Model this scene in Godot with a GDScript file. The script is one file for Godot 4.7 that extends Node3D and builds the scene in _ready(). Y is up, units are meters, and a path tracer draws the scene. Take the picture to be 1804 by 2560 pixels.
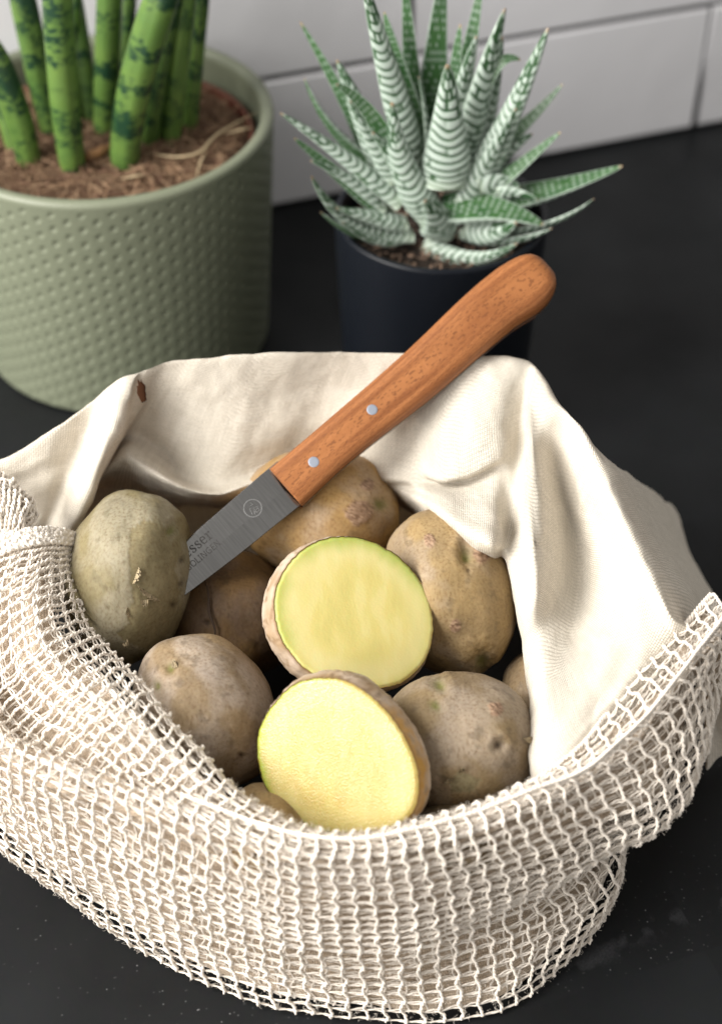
extends Node3D
# A tabletop close-up: a cotton net bag of potatoes with a paring knife on it, two potted plants behind, on a dark counter by a tiled wall.

# ---------------------------------------------------------------- mesh building
class Build:
	var v := PackedVector3Array()
	var n := PackedVector3Array()
	var c := PackedColorArray()
	var uv := PackedVector2Array()
	var idx := PackedInt32Array()
	var has_n := false

	func grid(p: PackedVector3Array, w: int, h: int, wrap := false, col := PackedColorArray(), tex := PackedVector2Array(), flip := false) -> void:
		# p holds h rows of w points; wrap joins the ends of each row
		var o := v.size()
		v.append_array(p)
		if col.size(): c.append_array(col)
		if tex.size(): uv.append_array(tex)
		for j in h - 1:
			for i in (w if wrap else w - 1):
				var a := o + j * w + i
				var b := o + j * w + (i + 1) % w
				var d := a + w
				var e := b + w
				if flip: idx.append_array(PackedInt32Array([a, d, b, b, d, e]))
				else: idx.append_array(PackedInt32Array([a, b, d, b, e, d]))

	func tube(path: PackedVector3Array, up: PackedVector3Array, r: float, sides: int, taper := false) -> void:
		has_n = true
		var m := path.size()
		var o := v.size()
		for i in m:
			var t := (path[mini(i + 1, m - 1)] - path[maxi(i - 1, 0)]).normalized()
			var s := t.cross(up[mini(i, up.size() - 1)]).normalized()
			var q := s.cross(t)
			var rr := r
			if taper: rr = r * (1.0 - 0.85 * absf(2.0 * i / (m - 1.0) - 1.0))
			for k in sides:
				var a := TAU * k / sides
				var d := s * cos(a) + q * sin(a)
				n.append(d)
				v.append(path[i] + d * rr)
		for i in m - 1:
			for k in sides:
				var a := o + i * sides + k
				var b := o + i * sides + (k + 1) % sides
				idx.append_array(PackedInt32Array([a, b, a + sides, b, b + sides, a + sides]))

	func quad(a: Vector3, b: Vector3, d: Vector3, e: Vector3) -> void:
		var o := v.size()
		v.append_array(PackedVector3Array([a, b, d, e]))
		idx.append_array(PackedInt32Array([o, o + 1, o + 2, o, o + 2, o + 3]))

	func done() -> ArrayMesh:
		if not has_n:
			n.resize(v.size())
			n.fill(Vector3.ZERO)
			for t in range(0, idx.size(), 3):
				var a := idx[t]
				var b := idx[t + 1]
				var d := idx[t + 2]
				var f := (v[d] - v[a]).cross(v[b] - v[a])
				n[a] += f
				n[b] += f
				n[d] += f
			for i in n.size(): n[i] = n[i].normalized()
		var arrays := []
		arrays.resize(Mesh.ARRAY_MAX)
		arrays[Mesh.ARRAY_VERTEX] = v
		arrays[Mesh.ARRAY_NORMAL] = n
		if c.size() == v.size(): arrays[Mesh.ARRAY_COLOR] = c
		if uv.size() == v.size(): arrays[Mesh.ARRAY_TEX_UV] = uv
		arrays[Mesh.ARRAY_INDEX] = idx
		var m := ArrayMesh.new()
		m.add_surface_from_arrays(Mesh.PRIMITIVE_TRIANGLES, arrays)
		return m


# a smooth sheet through a net of control points, sampled on a grid
class Sheet:
	var p := PackedVector3Array()
	var nn := PackedVector3Array()
	var w := 0
	var h := 0

	static func cr(a: Vector3, b: Vector3, c: Vector3, d: Vector3, t: float) -> Vector3:
		return 0.5 * (2.0 * b + (c - a) * t + (2.0 * a - 5.0 * b + 4.0 * c - d) * t * t + (3.0 * b - a - 3.0 * c + d) * t * t * t)

	func _init(ctrl: Array, nu: int, nv: int, turn := 1.0) -> void:
		w = nu + 1
		h = nv + 1
		var cols := []
		for list in ctrl:
			var pts := PackedVector3Array()
			for i in range(0, list.size(), 3): pts.append(Vector3(list[i], list[i + 1], list[i + 2]) * 0.0001)
			var out := PackedVector3Array()
			var m := pts.size()
			for j in h:
				var x := float(j) / nv * (m - 1)
				var k := mini(int(x), m - 2)
				out.append(cr(pts[maxi(k - 1, 0)], pts[k], pts[k + 1], pts[mini(k + 2, m - 1)], x - k))
			cols.append(out)
		p.resize(w * h)
		var m := cols.size()
		for i in w:
			var x := float(i) / nu * (m - 1)
			var k := mini(int(x), m - 2)
			var a: PackedVector3Array = cols[maxi(k - 1, 0)]
			var b: PackedVector3Array = cols[k]
			var c: PackedVector3Array = cols[k + 1]
			var d: PackedVector3Array = cols[mini(k + 2, m - 1)]
			for j in h: p[j * w + i] = cr(a[j], b[j], c[j], d[j], x - k)
		normals(turn)

	func normals(turn: float) -> void:
		nn.resize(w * h)
		for j in h:
			for i in w:
				var du := p[j * w + mini(i + 1, w - 1)] - p[j * w + maxi(i - 1, 0)]
				var dv := p[mini(j + 1, h - 1) * w + i] - p[maxi(j - 1, 0) * w + i]
				nn[j * w + i] = du.cross(dv).normalized() * turn

	func smooth_points(times: int) -> void:
		for t in times:
			var q := p.duplicate()
			for j in range(1, h - 1):
				for i in range(1, w - 1):
					var k := j * w + i
					q[k] = p[k] * 0.5 + (p[k - 1] + p[k + 1] + p[k - w] + p[k + w]) * 0.125
			p = q

	func at(u: float, v: float) -> Array:
		var x := clampf(u, 0.0, 1.0) * (w - 1)
		var y := clampf(v, 0.0, 1.0) * (h - 1)
		var i := mini(int(x), w - 2)
		var j := mini(int(y), h - 2)
		var fx := x - i
		var fy := y - j
		var k := j * w + i
		var a := p[k].lerp(p[k + 1], fx).lerp(p[k + w].lerp(p[k + w + 1], fx), fy)
		var b := nn[k].lerp(nn[k + 1], fx).lerp(nn[k + w].lerp(nn[k + w + 1], fx), fy)
		return [a, b.normalized()]

	# parameters that lie evenly along the sheet's length: across (true) or down (false)
	func even(count: int, across: bool, lo := 0.0, hi := 1.0, o0 := 0.12, o1 := 0.88) -> PackedFloat32Array:
		var m := 400
		var sum := PackedFloat32Array([0.0])
		for s in m:
			var a := lerpf(lo, hi, float(s) / m)
			var b := lerpf(lo, hi, float(s + 1) / m)
			var l := 0.0
			for k in 5:
				var o := lerpf(o0, o1, k / 4.0)
				l += ((at(a, o)[0] - at(b, o)[0]) if across else (at(o, a)[0] - at(o, b)[0])).length()
			sum.append(sum[s] + l)
		var out := PackedFloat32Array()
		var at_s := 0
		for i in count:
			var want := sum[m] * i / (count - 1.0)
			while at_s < m - 1 and sum[at_s + 1] < want: at_s += 1
			out.append(lerpf(lo, hi, (at_s + (want - sum[at_s]) / maxf(sum[at_s + 1] - sum[at_s], 1e-9)) / m))
		return out


func numbered(called: String) -> String:
	if not has_node(NodePath(called)): return called
	var k := 1
	while has_node(NodePath("%s_%03d" % [called, k])): k += 1
	return "%s_%03d" % [called, k]

func tag(o: Node3D, label: String, category: String, group := "", kind := "") -> Node3D:
	if label: o.set_meta("label", label)
	if category: o.set_meta("category", category)
	if group: o.set_meta("group", group)
	if kind: o.set_meta("kind", kind)
	return o

func obj(called: String, mesh: Mesh, m: Material, parent: Node3D = self) -> MeshInstance3D:
	var o := MeshInstance3D.new()
	o.name = numbered(called) if parent == self else called
	o.mesh = mesh
	o.material_override = m
	parent.add_child(o, true)
	return o

func base(called: String, at := Vector3.ZERO, turn := Basis.IDENTITY) -> Node3D:
	var o := Node3D.new()
	o.name = numbered(called)
	o.transform = Transform3D(turn, at)
	add_child(o, true)
	return o

func lin(r: float, g: float, b: float) -> Color:
	return Color(r, g, b).linear_to_srgb()

func mat(col: Color, rough: float, vertex := false) -> StandardMaterial3D:
	var m := StandardMaterial3D.new()
	m.albedo_color = Color.WHITE if vertex else col.linear_to_srgb()
	m.vertex_color_use_as_albedo = vertex
	m.roughness = rough
	return m

func noise(seed_: int, freq: float, octaves := 3, kind := FastNoiseLite.TYPE_SIMPLEX_SMOOTH) -> FastNoiseLite:
	var f := FastNoiseLite.new()
	f.seed = seed_
	f.noise_type = kind
	f.frequency = freq
	f.fractal_octaves = octaves
	return f

func noise_map(seed_: int, freq: float, size := 256, octaves := 4, kind := FastNoiseLite.TYPE_SIMPLEX_SMOOTH) -> NoiseTexture2D:
	var t := NoiseTexture2D.new()
	t.width = size
	t.height = size
	t.seamless = true
	t.noise = noise(seed_, freq, octaves, kind)
	return t

func ss(a: float, b: float, x: float) -> float:
	return smoothstep(a, b, x)

func relief(m: StandardMaterial3D, t: Texture2D, cm: float, scale: float) -> void:
	m.heightmap_enabled = true
	m.heightmap_texture = t
	m.heightmap_scale = cm
	if scale > 0.0:
		m.uv1_triplanar = true
		m.uv1_scale = Vector3.ONE * scale


func rounded_box(size: Vector3, r: float) -> ArrayMesh:
	# a slab whose front face (towards +z) has softly rounded edges
	var b := Build.new()
	var x := size.x / 2
	var y := size.y / 2
	var steps := [[0.0, -size.z], [0.0, -r], [0.3 * r, -0.3 * r], [r, 0.0]]
	var p := PackedVector3Array()
	for s in steps:
		var i: float = s[0]
		var z: float = s[1]
		p.append_array(PackedVector3Array([Vector3(-x + i, -y + i, z), Vector3(x - i, -y + i, z), Vector3(x - i, y - i, z), Vector3(-x + i, y - i, z)]))
	b.grid(p, 4, 4, true, PackedColorArray(), PackedVector2Array(), true)
	var o := b.v.size() - 4
	b.idx.append_array(PackedInt32Array([o, o + 2, o + 1, o, o + 3, o + 2]))
	return b.done()


# ---------------------------------------------------------------- the scene
func _ready() -> void:
	var cam := Camera3D.new()
	cam.name = "camera"
	cam.fov = 36.0
	cam.near = 0.02
	cam.far = 20.0
	cam.position = Vector3(0, 0.48, 0.48)
	cam.rotation_degrees = Vector3(-43, 0, 0)
	var lens := CameraAttributesPhysical.new()
	lens.frustum_focal_length = 36.934
	lens.frustum_focus_distance = 0.545
	lens.exposure_aperture = 4.2
	cam.attributes = lens
	add_child(cam)
	cam.fov = 36.0
	cam.current = true

	var env := Environment.new()
	env.background_mode = Environment.BG_COLOR
	env.background_color = Color(0.77, 0.758, 0.742)
	env.background_energy_multiplier = 1.0
	env.tonemap_mode = Environment.TONE_MAPPER_LINEAR
	env.tonemap_exposure = 1.04
	env.sdfgi_enabled = true
	env.ssao_enabled = true
	env.ssil_enabled = true
	var we := WorldEnvironment.new()
	we.name = "environment"
	we.environment = env
	add_child(we)

	var window := AreaLight3D.new()
	window.name = "window_light"
	window.area_size = Vector2(0.8, 0.8)
	window.light_energy = 3.95
	window.light_color = Color(1.0, 0.985, 0.96)
	window.shadow_enabled = true
	window.area_range = 10.0
	add_child(window)
	window.look_at_from_position(Vector3(-1.0, 0.90, 0.34), Vector3(0, 0.05, 0.05))

	# added area light at the front left, for fill and wet sheen
	var second := AreaLight3D.new()
	second.name = "front_fill_light"
	second.area_size = Vector2(0.5, 0.7)
	second.light_energy = 1.0
	second.light_color = Color(1.0, 0.99, 0.975)
	second.shadow_enabled = true
	second.area_range = 10.0
	add_child(second)
	second.look_at_from_position(Vector3(-0.85, 0.56, 1.02), Vector3(0, 0.06, 0.1))

	counter_and_wall()
	green_pot()
	black_pot()
	bag()
	potatoes()
	halves()
	knife()
	small_things()


# ---------------------------------------------------------------- setting
func counter_and_wall() -> void:
	var yaw := deg_to_rad(19.438)
	var frame := Basis(Vector3.UP, yaw)
	var at := Vector3(-0.0469, 0, -0.2812) - frame.z * 0.004
	# countertop: a slab whose top is at y = 0
	var b := Build.new()
	var x0 := -0.7
	var x1 := 0.9
	var z1 := 0.95
	b.quad(Vector3(x0, 0, 0.0), Vector3(x1, 0, 0.0), Vector3(x1, 0, z1), Vector3(x0, 0, z1))
	b.quad(Vector3(x0, 0, z1), Vector3(x1, 0, z1), Vector3(x1, -0.03, z1), Vector3(x0, -0.03, z1))
	b.quad(Vector3(x0, -0.03, z1), Vector3(x1, -0.03, z1), Vector3(x1, -0.03, 0), Vector3(x0, -0.03, 0))
	b.quad(Vector3(x0, 0, 0), Vector3(x0, 0, z1), Vector3(x0, -0.03, z1), Vector3(x0, -0.03, 0))
	b.quad(Vector3(x1, 0, z1), Vector3(x1, 0, 0), Vector3(x1, -0.03, 0), Vector3(x1, -0.03, z1))
	for p in b.v: b.uv.append(Vector2(p.x, p.z) / 0.5 + Vector2(0, p.y * 2.0))
	var img := Image.create(1024, 1024, true, Image.FORMAT_RGB8)
	var soft := noise(5, 0.006, 4)
	for y in 1024:
		for x in 1024:
			var g := 0.092 + 0.022 * soft.get_noise_2d(x, y)
			img.set_pixel(x, y, Color(g * 0.93, g, g * 1.06))
	var r := RandomNumberGenerator.new()
	r.seed = 31
	# a broken pale vein in the stone
	var line := PackedVector2Array([Vector2(-0.0635,0.4974), Vector2(-0.0445,0.4914), Vector2(-0.0242,0.4870), Vector2(-0.0014,0.4849), Vector2(0.0202,0.4831)])
	var gap := noise(9, 0.03, 3)
	for k in line.size() - 1:
		for q in 7000:
			var e := line[k].lerp(line[k + 1], q / 7000.0) * 2048.0 + Vector2(r.randfn(), r.randfn()) * 4.5
			var px := posmod(int(e.x), 1024)
			var py := posmod(int(e.y), 1024)
			img.set_pixel(px, py, img.get_pixel(px, py).lerp(Color(0.26, 0.26, 0.27), 0.06 * ss(-0.15, 0.3, gap.get_noise_2d(px, py))))
	for i in 1500:
		var g := r.randf_range(0.14, 0.30) if i % 9 else r.randf_range(0.32, 0.5)
		var px := r.randi_range(1, 1021)
		var py := int(1022 * (1.0 - 0.34 * r.randf() * r.randf()))
		py = clampi(py, 1, 1021)
		img.set_pixel(px, py, Color(g, g, g))
		if i % 17 == 0: img.set_pixel(px + 1, py, Color(g, g, g) * 0.8)
	img.generate_mipmaps()
	var m := StandardMaterial3D.new()
	m.albedo_texture = ImageTexture.create_from_image(img)
	m.roughness = 0.42
	m.roughness = 0.62
	var smears := noise_map(12, 0.012, 512, 5)
	var rr := Gradient.new()
	rr.colors = PackedColorArray([Color(0.55, 0.55, 0.55), Color(1, 1, 1)])
	smears.color_ramp = rr
	m.roughness_texture = smears
	m.metallic_specular = 0.3
	var top := obj("countertop", b.done(), m)
	top.transform = Transform3D(frame, at)
	tag(top, "dark stone kitchen counter with pale dust specks", "counter", "", "structure")

	# tiled wall: a dark grout bed with every tile on it
	var wall := base("tiled_wall", at, frame)
	tag(wall, "white tiled wall with dark joints behind the plants", "wall", "", "structure")
	var bed := Build.new()
	bed.quad(Vector3(-0.75, -0.03, -0.004), Vector3(-0.75, 0.62, -0.004), Vector3(0.95, 0.62, -0.004), Vector3(0.95, -0.03, -0.004))
	bed.quad(Vector3(-0.75, -0.03, -0.03), Vector3(0.95, -0.03, -0.03), Vector3(0.95, 0.62, -0.03), Vector3(-0.75, 0.62, -0.03))
	bed.quad(Vector3(-0.75, 0.62, -0.03), Vector3(0.95, 0.62, -0.03), Vector3(0.95, 0.62, -0.004), Vector3(-0.75, 0.62, -0.004))
	obj("grout_bed", bed.done(), mat(Color(0.012, 0.012, 0.014), 0.9), wall)
	var tm := mat(Color(0.70, 0.70, 0.725), 0.22)
	tm.clearcoat_enabled = true
	tm.clearcoat = 0.4
	tm.clearcoat_roughness = 0.1
	relief(tm, noise_map(15, 0.012, 256), 0.05, 3.0)
	var tall := 0.0775
	var long := 0.368
	var joint := 0.0026
	var slab := rounded_box(Vector3(long - joint, tall - joint, 0.008), 0.0014)
	for row in 6:
		for k in 5:
			var x := 0.2635 - long * 2 + k * long + (-0.184 if row % 2 else 0.0)
			var t := obj("tile", slab, tm, wall)
			t.position = Vector3(x - long / 2, 0.0012 + row * (tall + 0.0005) + tall / 2, 0)


# ---------------------------------------------------------------- the green pot and its plant
func green_pot() -> void:
	var at := Vector3(-0.1187, 0, -0.1732)
	var pot := base("green_pot", at)
	tag(pot, "large sage green planter covered in small dimples, standing by the wall", "plant pot")
	var high := 0.1216
	var r0 := 0.0715
	var r1 := 0.0789
	var b := Build.new()
	var around := 576
	var prof := []
	prof.append(Vector2(0.0, 0.0005))
	prof.append(Vector2(r0 - 0.003, 0.0))
	prof.append(Vector2(r0 - 0.0008, 0.0008))
	var rows := 132
	for i in rows: prof.append(Vector2(lerpf(r0, r1, float(i) / rows), lerpf(0.0022, high - 0.0022, float(i) / (rows - 1.0))))
	prof.append_array([Vector2(r1 - 0.0004, high - 0.0008), Vector2(r1 - 0.0018, high), Vector2(r1 - 0.0042, high), Vector2(r1 - 0.0058, high - 0.0012), Vector2(r1 - 0.0064, high - 0.004), Vector2(r1 - 0.008, 0.06), Vector2(r1 - 0.01, 0.05)])
	var p := PackedVector3Array()
	var around_dots := 38
	var pitch_y := 0.0077
	for q in prof:
		for k in around:
			var a := TAU * k / around
			var rad: float = q.x
			if q.x > 0.05 and q.y > 0.003 and q.y < high - 0.005 and q.x > r0 - 0.0001:
				var s := a / TAU * around_dots
				var t: float = (high - 0.0095 - q.y) / pitch_y
				var best := 9.0
				for half in 2:
					var dx := s - 0.5 * half
					dx -= roundf(dx)
					var dy := t - 0.5 * half
					dy -= roundf(dy)
					best = minf(best, Vector2(dx * TAU * rad / around_dots, dy * pitch_y).length())
				var edge := ss(0.0017, 0.0005, best)
				rad -= 0.0009 * edge
			p.append(Vector3(cos(a) * rad, q.y, sin(a) * rad))
	b.grid(p, around, prof.size(), true)
	var m := mat(Color(0.165, 0.182, 0.126), 0.46)
	relief(m, noise_map(21, 0.05, 256), 0.006, 30.0)
	obj("pot_wall", b.done(), m, pot)

	# the nursery pot standing inside it
	var inner := Build.new()
	p = PackedVector3Array()
	for q in [Vector2(0.058, 0.02), Vector2(0.0655, 0.106), Vector2(0.0665, 0.106), Vector2(0.0665, 0.1085), Vector2(0.0655, 0.109), Vector2(0.064, 0.1085), Vector2(0.0635, 0.10)]:
		for k in 96: p.append(Vector3(cos(TAU * k / 96) * q.x, q.y, sin(TAU * k / 96) * q.x))
	inner.grid(p, 96, 7, true)
	var ip := obj("nursery_pot", inner.done(), mat(Color(0.12, 0.035, 0.018), 0.6))
	ip.position = at + Vector3(0.003, 0, 0.0)
	tag(ip, "terracotta coloured plastic nursery pot inside the green planter", "plant pot")

	# coir: a lumpy bed and loose fibres on it
	var bed := Build.new()
	p = PackedVector3Array()
	var cols := PackedColorArray()
	var lump := noise(41, 90.0, 4)
	for j in 36:
		for k in 120:
			var rad := 0.0665 * j / 35.0
			var a := TAU * k / 120
			var x := cos(a) * rad
			var z := sin(a) * rad
			p.append(Vector3(x, 0.1062 + 0.0028 * lump.get_noise_2d(x, z) - 0.003 * ss(0.02, 0.06, x) + 0.0018 * ss(0.0, -0.05, x), z))
			var g := 0.5 + 0.5 * lump.get_noise_2d(x * 3.0 + 5.0, z * 3.0)
			cols.append(Color(0.05, 0.028, 0.017).lerp(Color(0.17, 0.098, 0.055), g))
	bed.grid(p, 120, 36, true, cols, PackedVector2Array(), true)
	var soil := base("coir_soil", at)
	tag(soil, "brown coconut fibre potting soil in the green planter", "soil", "", "stuff")
	tag(obj("soil_bed", bed.done(), mat(Color.WHITE, 0.95, true), soil), "", "", "", "stuff")
	var r := RandomNumberGenerator.new()
	r.seed = 77
	for tone in 3:
		var f := Build.new()
		for i in 900:
			var a := r.randf() * TAU
			var rad := 0.062 * sqrt(r.randf())
			var c := Vector3(cos(a) * rad, 0.1072 + r.randf() * 0.0022, sin(a) * rad)
			var d := Vector3(r.randfn(), r.randfn() * 0.35, r.randfn()).normalized() * r.randf_range(0.002, 0.0085)
			var bend := Vector3(r.randfn(), absf(r.randfn()) * 0.5, r.randfn()) * 0.0012
			f.tube(PackedVector3Array([c - d, c - d * 0.3 + bend, c + d * 0.4 + bend, c + d]), PackedVector3Array([Vector3(0.1, 1, 0.2)]), r.randf_range(0.00018, 0.0006), 4, true)
		tag(obj("coir_fibre", f.done(), mat([Color(0.14, 0.075, 0.045), Color(0.20, 0.118, 0.066), Color(0.29, 0.19, 0.115)][tone], 0.9), soil), "", "", "", "stuff")

	# the leaves: upright cylinders banded in dark and light green
	var plant := base("snake_plant", Vector3.ZERO)
	tag(plant, "snake plant with thick round dark-banded green leaves in the green planter", "plant")
	var lm := mat(Color.WHITE, 0.38, true)
	relief(lm, noise_map(44, 0.06, 256), 0.008, 25.0)
	var seed_ := 0
	for leaf in SNAKE:
		seed_ += 1
		var pts := []
		for i in range(0, 9, 3): pts.append(Vector3(leaf[i], leaf[i + 1], leaf[i + 2]) * 0.0001)
		var r_: float = leaf[9] * 0.0001
		var bands := noise(100 + seed_, 1.0, 3)
		var fine := noise(200 + seed_, 1.0, 2)
		p = PackedVector3Array()
		cols = PackedColorArray()
		var nl := 220
		var na := 44
		var tip_t := 1.25
		for j in nl:
			var t := float(j) / (nl - 1) * tip_t
			var q: Vector3 = pts[0].lerp(pts[1], t).lerp(pts[1].lerp(pts[2], t), t) if t < 0.0 else (pts[0] * (2 * t - 1) * (t - 1) + pts[1] * 4 * t * (1 - t) + pts[2] * t * (2 * t - 1))
			var t2 := t + 0.01
			var q2: Vector3 = pts[0] * (2 * t2 - 1) * (t2 - 1) + pts[1] * 4 * t2 * (1 - t2) + pts[2] * t2 * (2 * t2 - 1)
			var up := (q2 - q).normalized()
			var side := up.cross(Vector3(0, 0, 1)).normalized()
			var fwd := side.cross(up)
			var rad := r_ * (0.86 + 0.14 * ss(0.0, 0.12, t)) * (1.0 - 0.9 * ss(0.75, tip_t, t) * ss(0.75, tip_t, t)) * (0.9 + 0.1 * ss(0.0, 0.5, t))
			var s: float = t * (pts[0] - pts[2]).length()
			for k in na:
				var a := TAU * k / na
				var groove := 1.0 - 0.05 * pow(maxf(0.0, cos(3.0 * a + seed_)), 4.0)
				p.append(q + (side * cos(a) + fwd * sin(a)) * rad * groove)
				var ca := Vector3(cos(a), sin(a), 0) * 0.32
				var wob := 0.5 * fine.get_noise_3d(ca.x * 2.6, ca.y * 2.6, s * 260.0) + 0.35 * fine.get_noise_3d(ca.x * 9.0, ca.y * 9.0, s * 420.0)
				var band := bands.get_noise_2d(s * 125.0 + wob * 1.3, 3.0 + ca.x * 0.5)
				var k1 := ss(-0.34, 0.08, band + 0.22 * wob)
				var light := Color(0.062, 0.132, 0.030).lerp(Color(0.125, 0.205, 0.045), 0.5 + 0.5 * fine.get_noise_3d(ca.x, ca.y, s * 50.0 + 9.0))
				var dark := Color(0.010, 0.038, 0.017)
				cols.append(dark.lerp(light, k1 * (0.75 if seed_ in [5, 8, 11, 12] else 1.0)))
		var b2 := Build.new()
		b2.grid(p, na, nl, true, cols)
		obj("leaf", b2.done(), lm, plant)


# ---------------------------------------------------------------- the black pot and its plant
func black_pot() -> void:
	var at := Vector3(0.0350, 0, -0.1144)
	var pot := base("black_pot", at)
	tag(pot, "small matt black planter behind the potato bag, beside the green planter", "plant pot")
	var high := 0.106
	var r1 := 0.0472
	var p := PackedVector3Array()
	var prof := [Vector2(0, 0.0005), Vector2(0.040, 0.0), Vector2(0.0415, 0.0012), Vector2(0.0425, 0.01), Vector2(0.0465, 0.094), Vector2(r1 - 0.0003, high - 0.0016), Vector2(r1 - 0.0008, high - 0.0004), Vector2(r1 - 0.0018, high), Vector2(r1 - 0.003, high - 0.0003), Vector2(r1 - 0.0036, high - 0.0014), Vector2(r1 - 0.0044, 0.085), Vector2(r1 - 0.005, 0.08)]
	for q in prof:
		for k in 180: p.append(Vector3(cos(TAU * k / 180) * q.x, q.y, sin(TAU * k / 180) * q.x))
	var b := Build.new()
	b.grid(p, 180, prof.size(), true)
	var m := mat(Color(0.006, 0.0075, 0.011), 0.34)
	m.metallic_specular = 0.3
	relief(m, noise_map(51, 0.05, 256), 0.004, 30.0)
	obj("pot_wall", b.done(), m, pot)
	# dark soil
	var soil := base("potting_soil", at)
	tag(soil, "dark crumbly potting soil in the black planter", "soil", "", "stuff")
	var bed := Build.new()
	p = PackedVector3Array()
	var lump := noise(61, 110.0, 4)
	for j in 26:
		for k in 90:
			var rad := 0.0425 * j / 25.0
			var x := cos(TAU * k / 90) * rad
			var z := sin(TAU * k / 90) * rad
			p.append(Vector3(x, 0.0935 + 0.0025 * lump.get_noise_2d(x, z), z))
	bed.grid(p, 90, 26, true, PackedColorArray(), PackedVector2Array(), true)
	tag(obj("soil_bed", bed.done(), mat(Color(0.03, 0.02, 0.014), 0.95), soil), "", "", "", "stuff")
	var r := RandomNumberGenerator.new()
	r.seed = 78
	for tone in 3:
		var f := Build.new()
		for i in 260:
			var a := r.randf() * TAU
			var rad := 0.0415 * sqrt(r.randf())
			var c := Vector3(cos(a) * rad, 0.0948 + r.randf() * 0.0015, sin(a) * rad)
			var d := Vector3(r.randfn(), r.randfn() * 0.4, r.randfn()).normalized() * r.randf_range(0.0008, 0.0022)
			f.tube(PackedVector3Array([c - d, c - d * 0.4, c + d * 0.4, c + d]), PackedVector3Array([Vector3(0.1, 1, 0.2)]), r.randf_range(0.0005, 0.0013), 5, true)
		tag(obj("soil_crumb", f.done(), mat([Color(0.03, 0.02, 0.014), Color(0.10, 0.065, 0.045), Color(0.26, 0.17, 0.12)][tone], 0.95), soil), "", "", "", "stuff")

	var plant := base("zebra_plant")
	tag(plant, "spiky zebra succulent with white-banded pointed leaves in the black planter", "plant")
	var lm := mat(Color.WHITE, 0.45, true)
	var seed_ := 0
	for leaf in ZEBRA:
		seed_ += 1
		zebra_leaf(leaf, seed_, lm, plant)

func zebra_leaf(leaf: Array, seed_: int, lm: Material, plant: Node3D) -> void:
	var pts := []
	for i in range(0, 9, 3): pts.append(Vector3(leaf[i], leaf[i + 1], leaf[i + 2]) * 0.0001)
	var hw: float = leaf[9] * 0.0001
	var inn: float = leaf[10] * 0.0001
	var n1 := noise(300 + seed_, 1.0, 2)
	var n2 := noise(340 + seed_, 1.0, 1)
	var eye := Vector3(-0.08, 0.58, 0.80).normalized()   # the room's side, which the outer leaves turn their banded backs to
	var na := 40
	var nl := 150
	var p := PackedVector3Array()
	var cols := PackedColorArray()
	var length: float = (pts[0] - pts[1]).length() + (pts[1] - pts[2]).length()
	var bands := length / 0.0039
	for j in nl:
		var t := float(j) / (nl - 1)
		var q: Vector3 = pts[0] * (2 * t - 1) * (t - 1) + pts[1] * 4 * t * (1 - t) + pts[2] * t * (2 * t - 1)
		var d: Vector3 = pts[0] * (4 * t - 3) + pts[1] * (4 - 8 * t) + pts[2] * (4 * t - 1)
		d = d.normalized()
		var side := d.cross(eye).normalized()
		var out := side.cross(d).normalized()      # towards the viewer's side
		var tilt := (inn - 0.0) * PI + (0.25 if seed_ % 2 else -0.2)
		var keel := out * cos(tilt) + side * sin(tilt)   # the rounded back
		var wide := keel.cross(d).normalized()
		var w := hw * (0.82 + 0.32 * ss(0.0, 0.3, t)) * pow(maxf(1.0 - t, 0.0), 0.62) * (1.0 - 0.12 * t) + 0.00025
		for k in na:
			var a := TAU * k / na
			var x := cos(a)
			var y := sin(a)
			var back := y > 0.0
			var off := (0.62 * y) if back else (0.16 * y + 0.12 * (1.0 - x * x) * ss(0.1, 0.5, t))
			var c: Color
			var lift := 0.0
			var green := Color(0.016, 0.055, 0.020).lerp(Color(0.035, 0.095, 0.032), 0.5 + 0.5 * n1.get_noise_3d(x, y, t * 6.0))
			var white := Color(0.44, 0.52, 0.46)
			if back:
				var ph := t * bands - 0.85 * (x * x) + 0.2 * n2.get_noise_3d(x * 0.8, 0.0, t * bands * 0.35)
				var fr := ph - floorf(ph)
				var on := ss(0.12, 0.30, fr) * ss(0.98, 0.80, fr)
				var broken := n1.get_noise_3d(x * 2.4, floorf(ph) * 3.1, 4.0) + 0.15 - 0.55 * ss(0.45, 0.95, t)
				on *= ss(-0.42, -0.2, broken)
				on = maxf(on, 0.55 * ss(0.9, 1.0, absf(x)))
				lift = on * 0.075
				c = green.lerp(white, on * 0.96)
				c = c.lerp(Color(0.45, 0.53, 0.42), ss(0.14, 0.02, t) * 0.5)
			else:
				green = Color(0.022, 0.07, 0.022).lerp(Color(0.04, 0.11, 0.03), 0.5 + 0.5 * n1.get_noise_3d(x, y, t * 5.0))
				var gx := x * 3.2 + 0.5 * (int(t * bands * 1.3) % 2)
				var gy := t * bands * 1.3
				var dot := Vector2(gx - roundf(gx), gy - floorf(gy) - 0.5).length()
				var on := ss(0.34, 0.2, dot) * ss(-0.1, 0.15, n1.get_noise_3d(roundf(gx) * 7.0, floorf(gy) * 5.0, 1.0) + 0.12)
				on *= 0.6
				on = maxf(on, ss(0.86, 0.95, absf(x)) * 0.85)
				lift = on * 0.02
				c = green.lerp(white, on * 0.85)
			c = c.lerp(Color(0.35, 0.22, 0.14), ss(0.965, 1.0, t) * 0.8)
			p.append(q + wide * x * w + keel * (off + (lift if back else -lift)) * w * 1.0)
			cols.append(c)
	var b := Build.new()
	b.grid(p, na, nl, true, cols)
	obj("leaf", b.done(), lm, plant)


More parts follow.
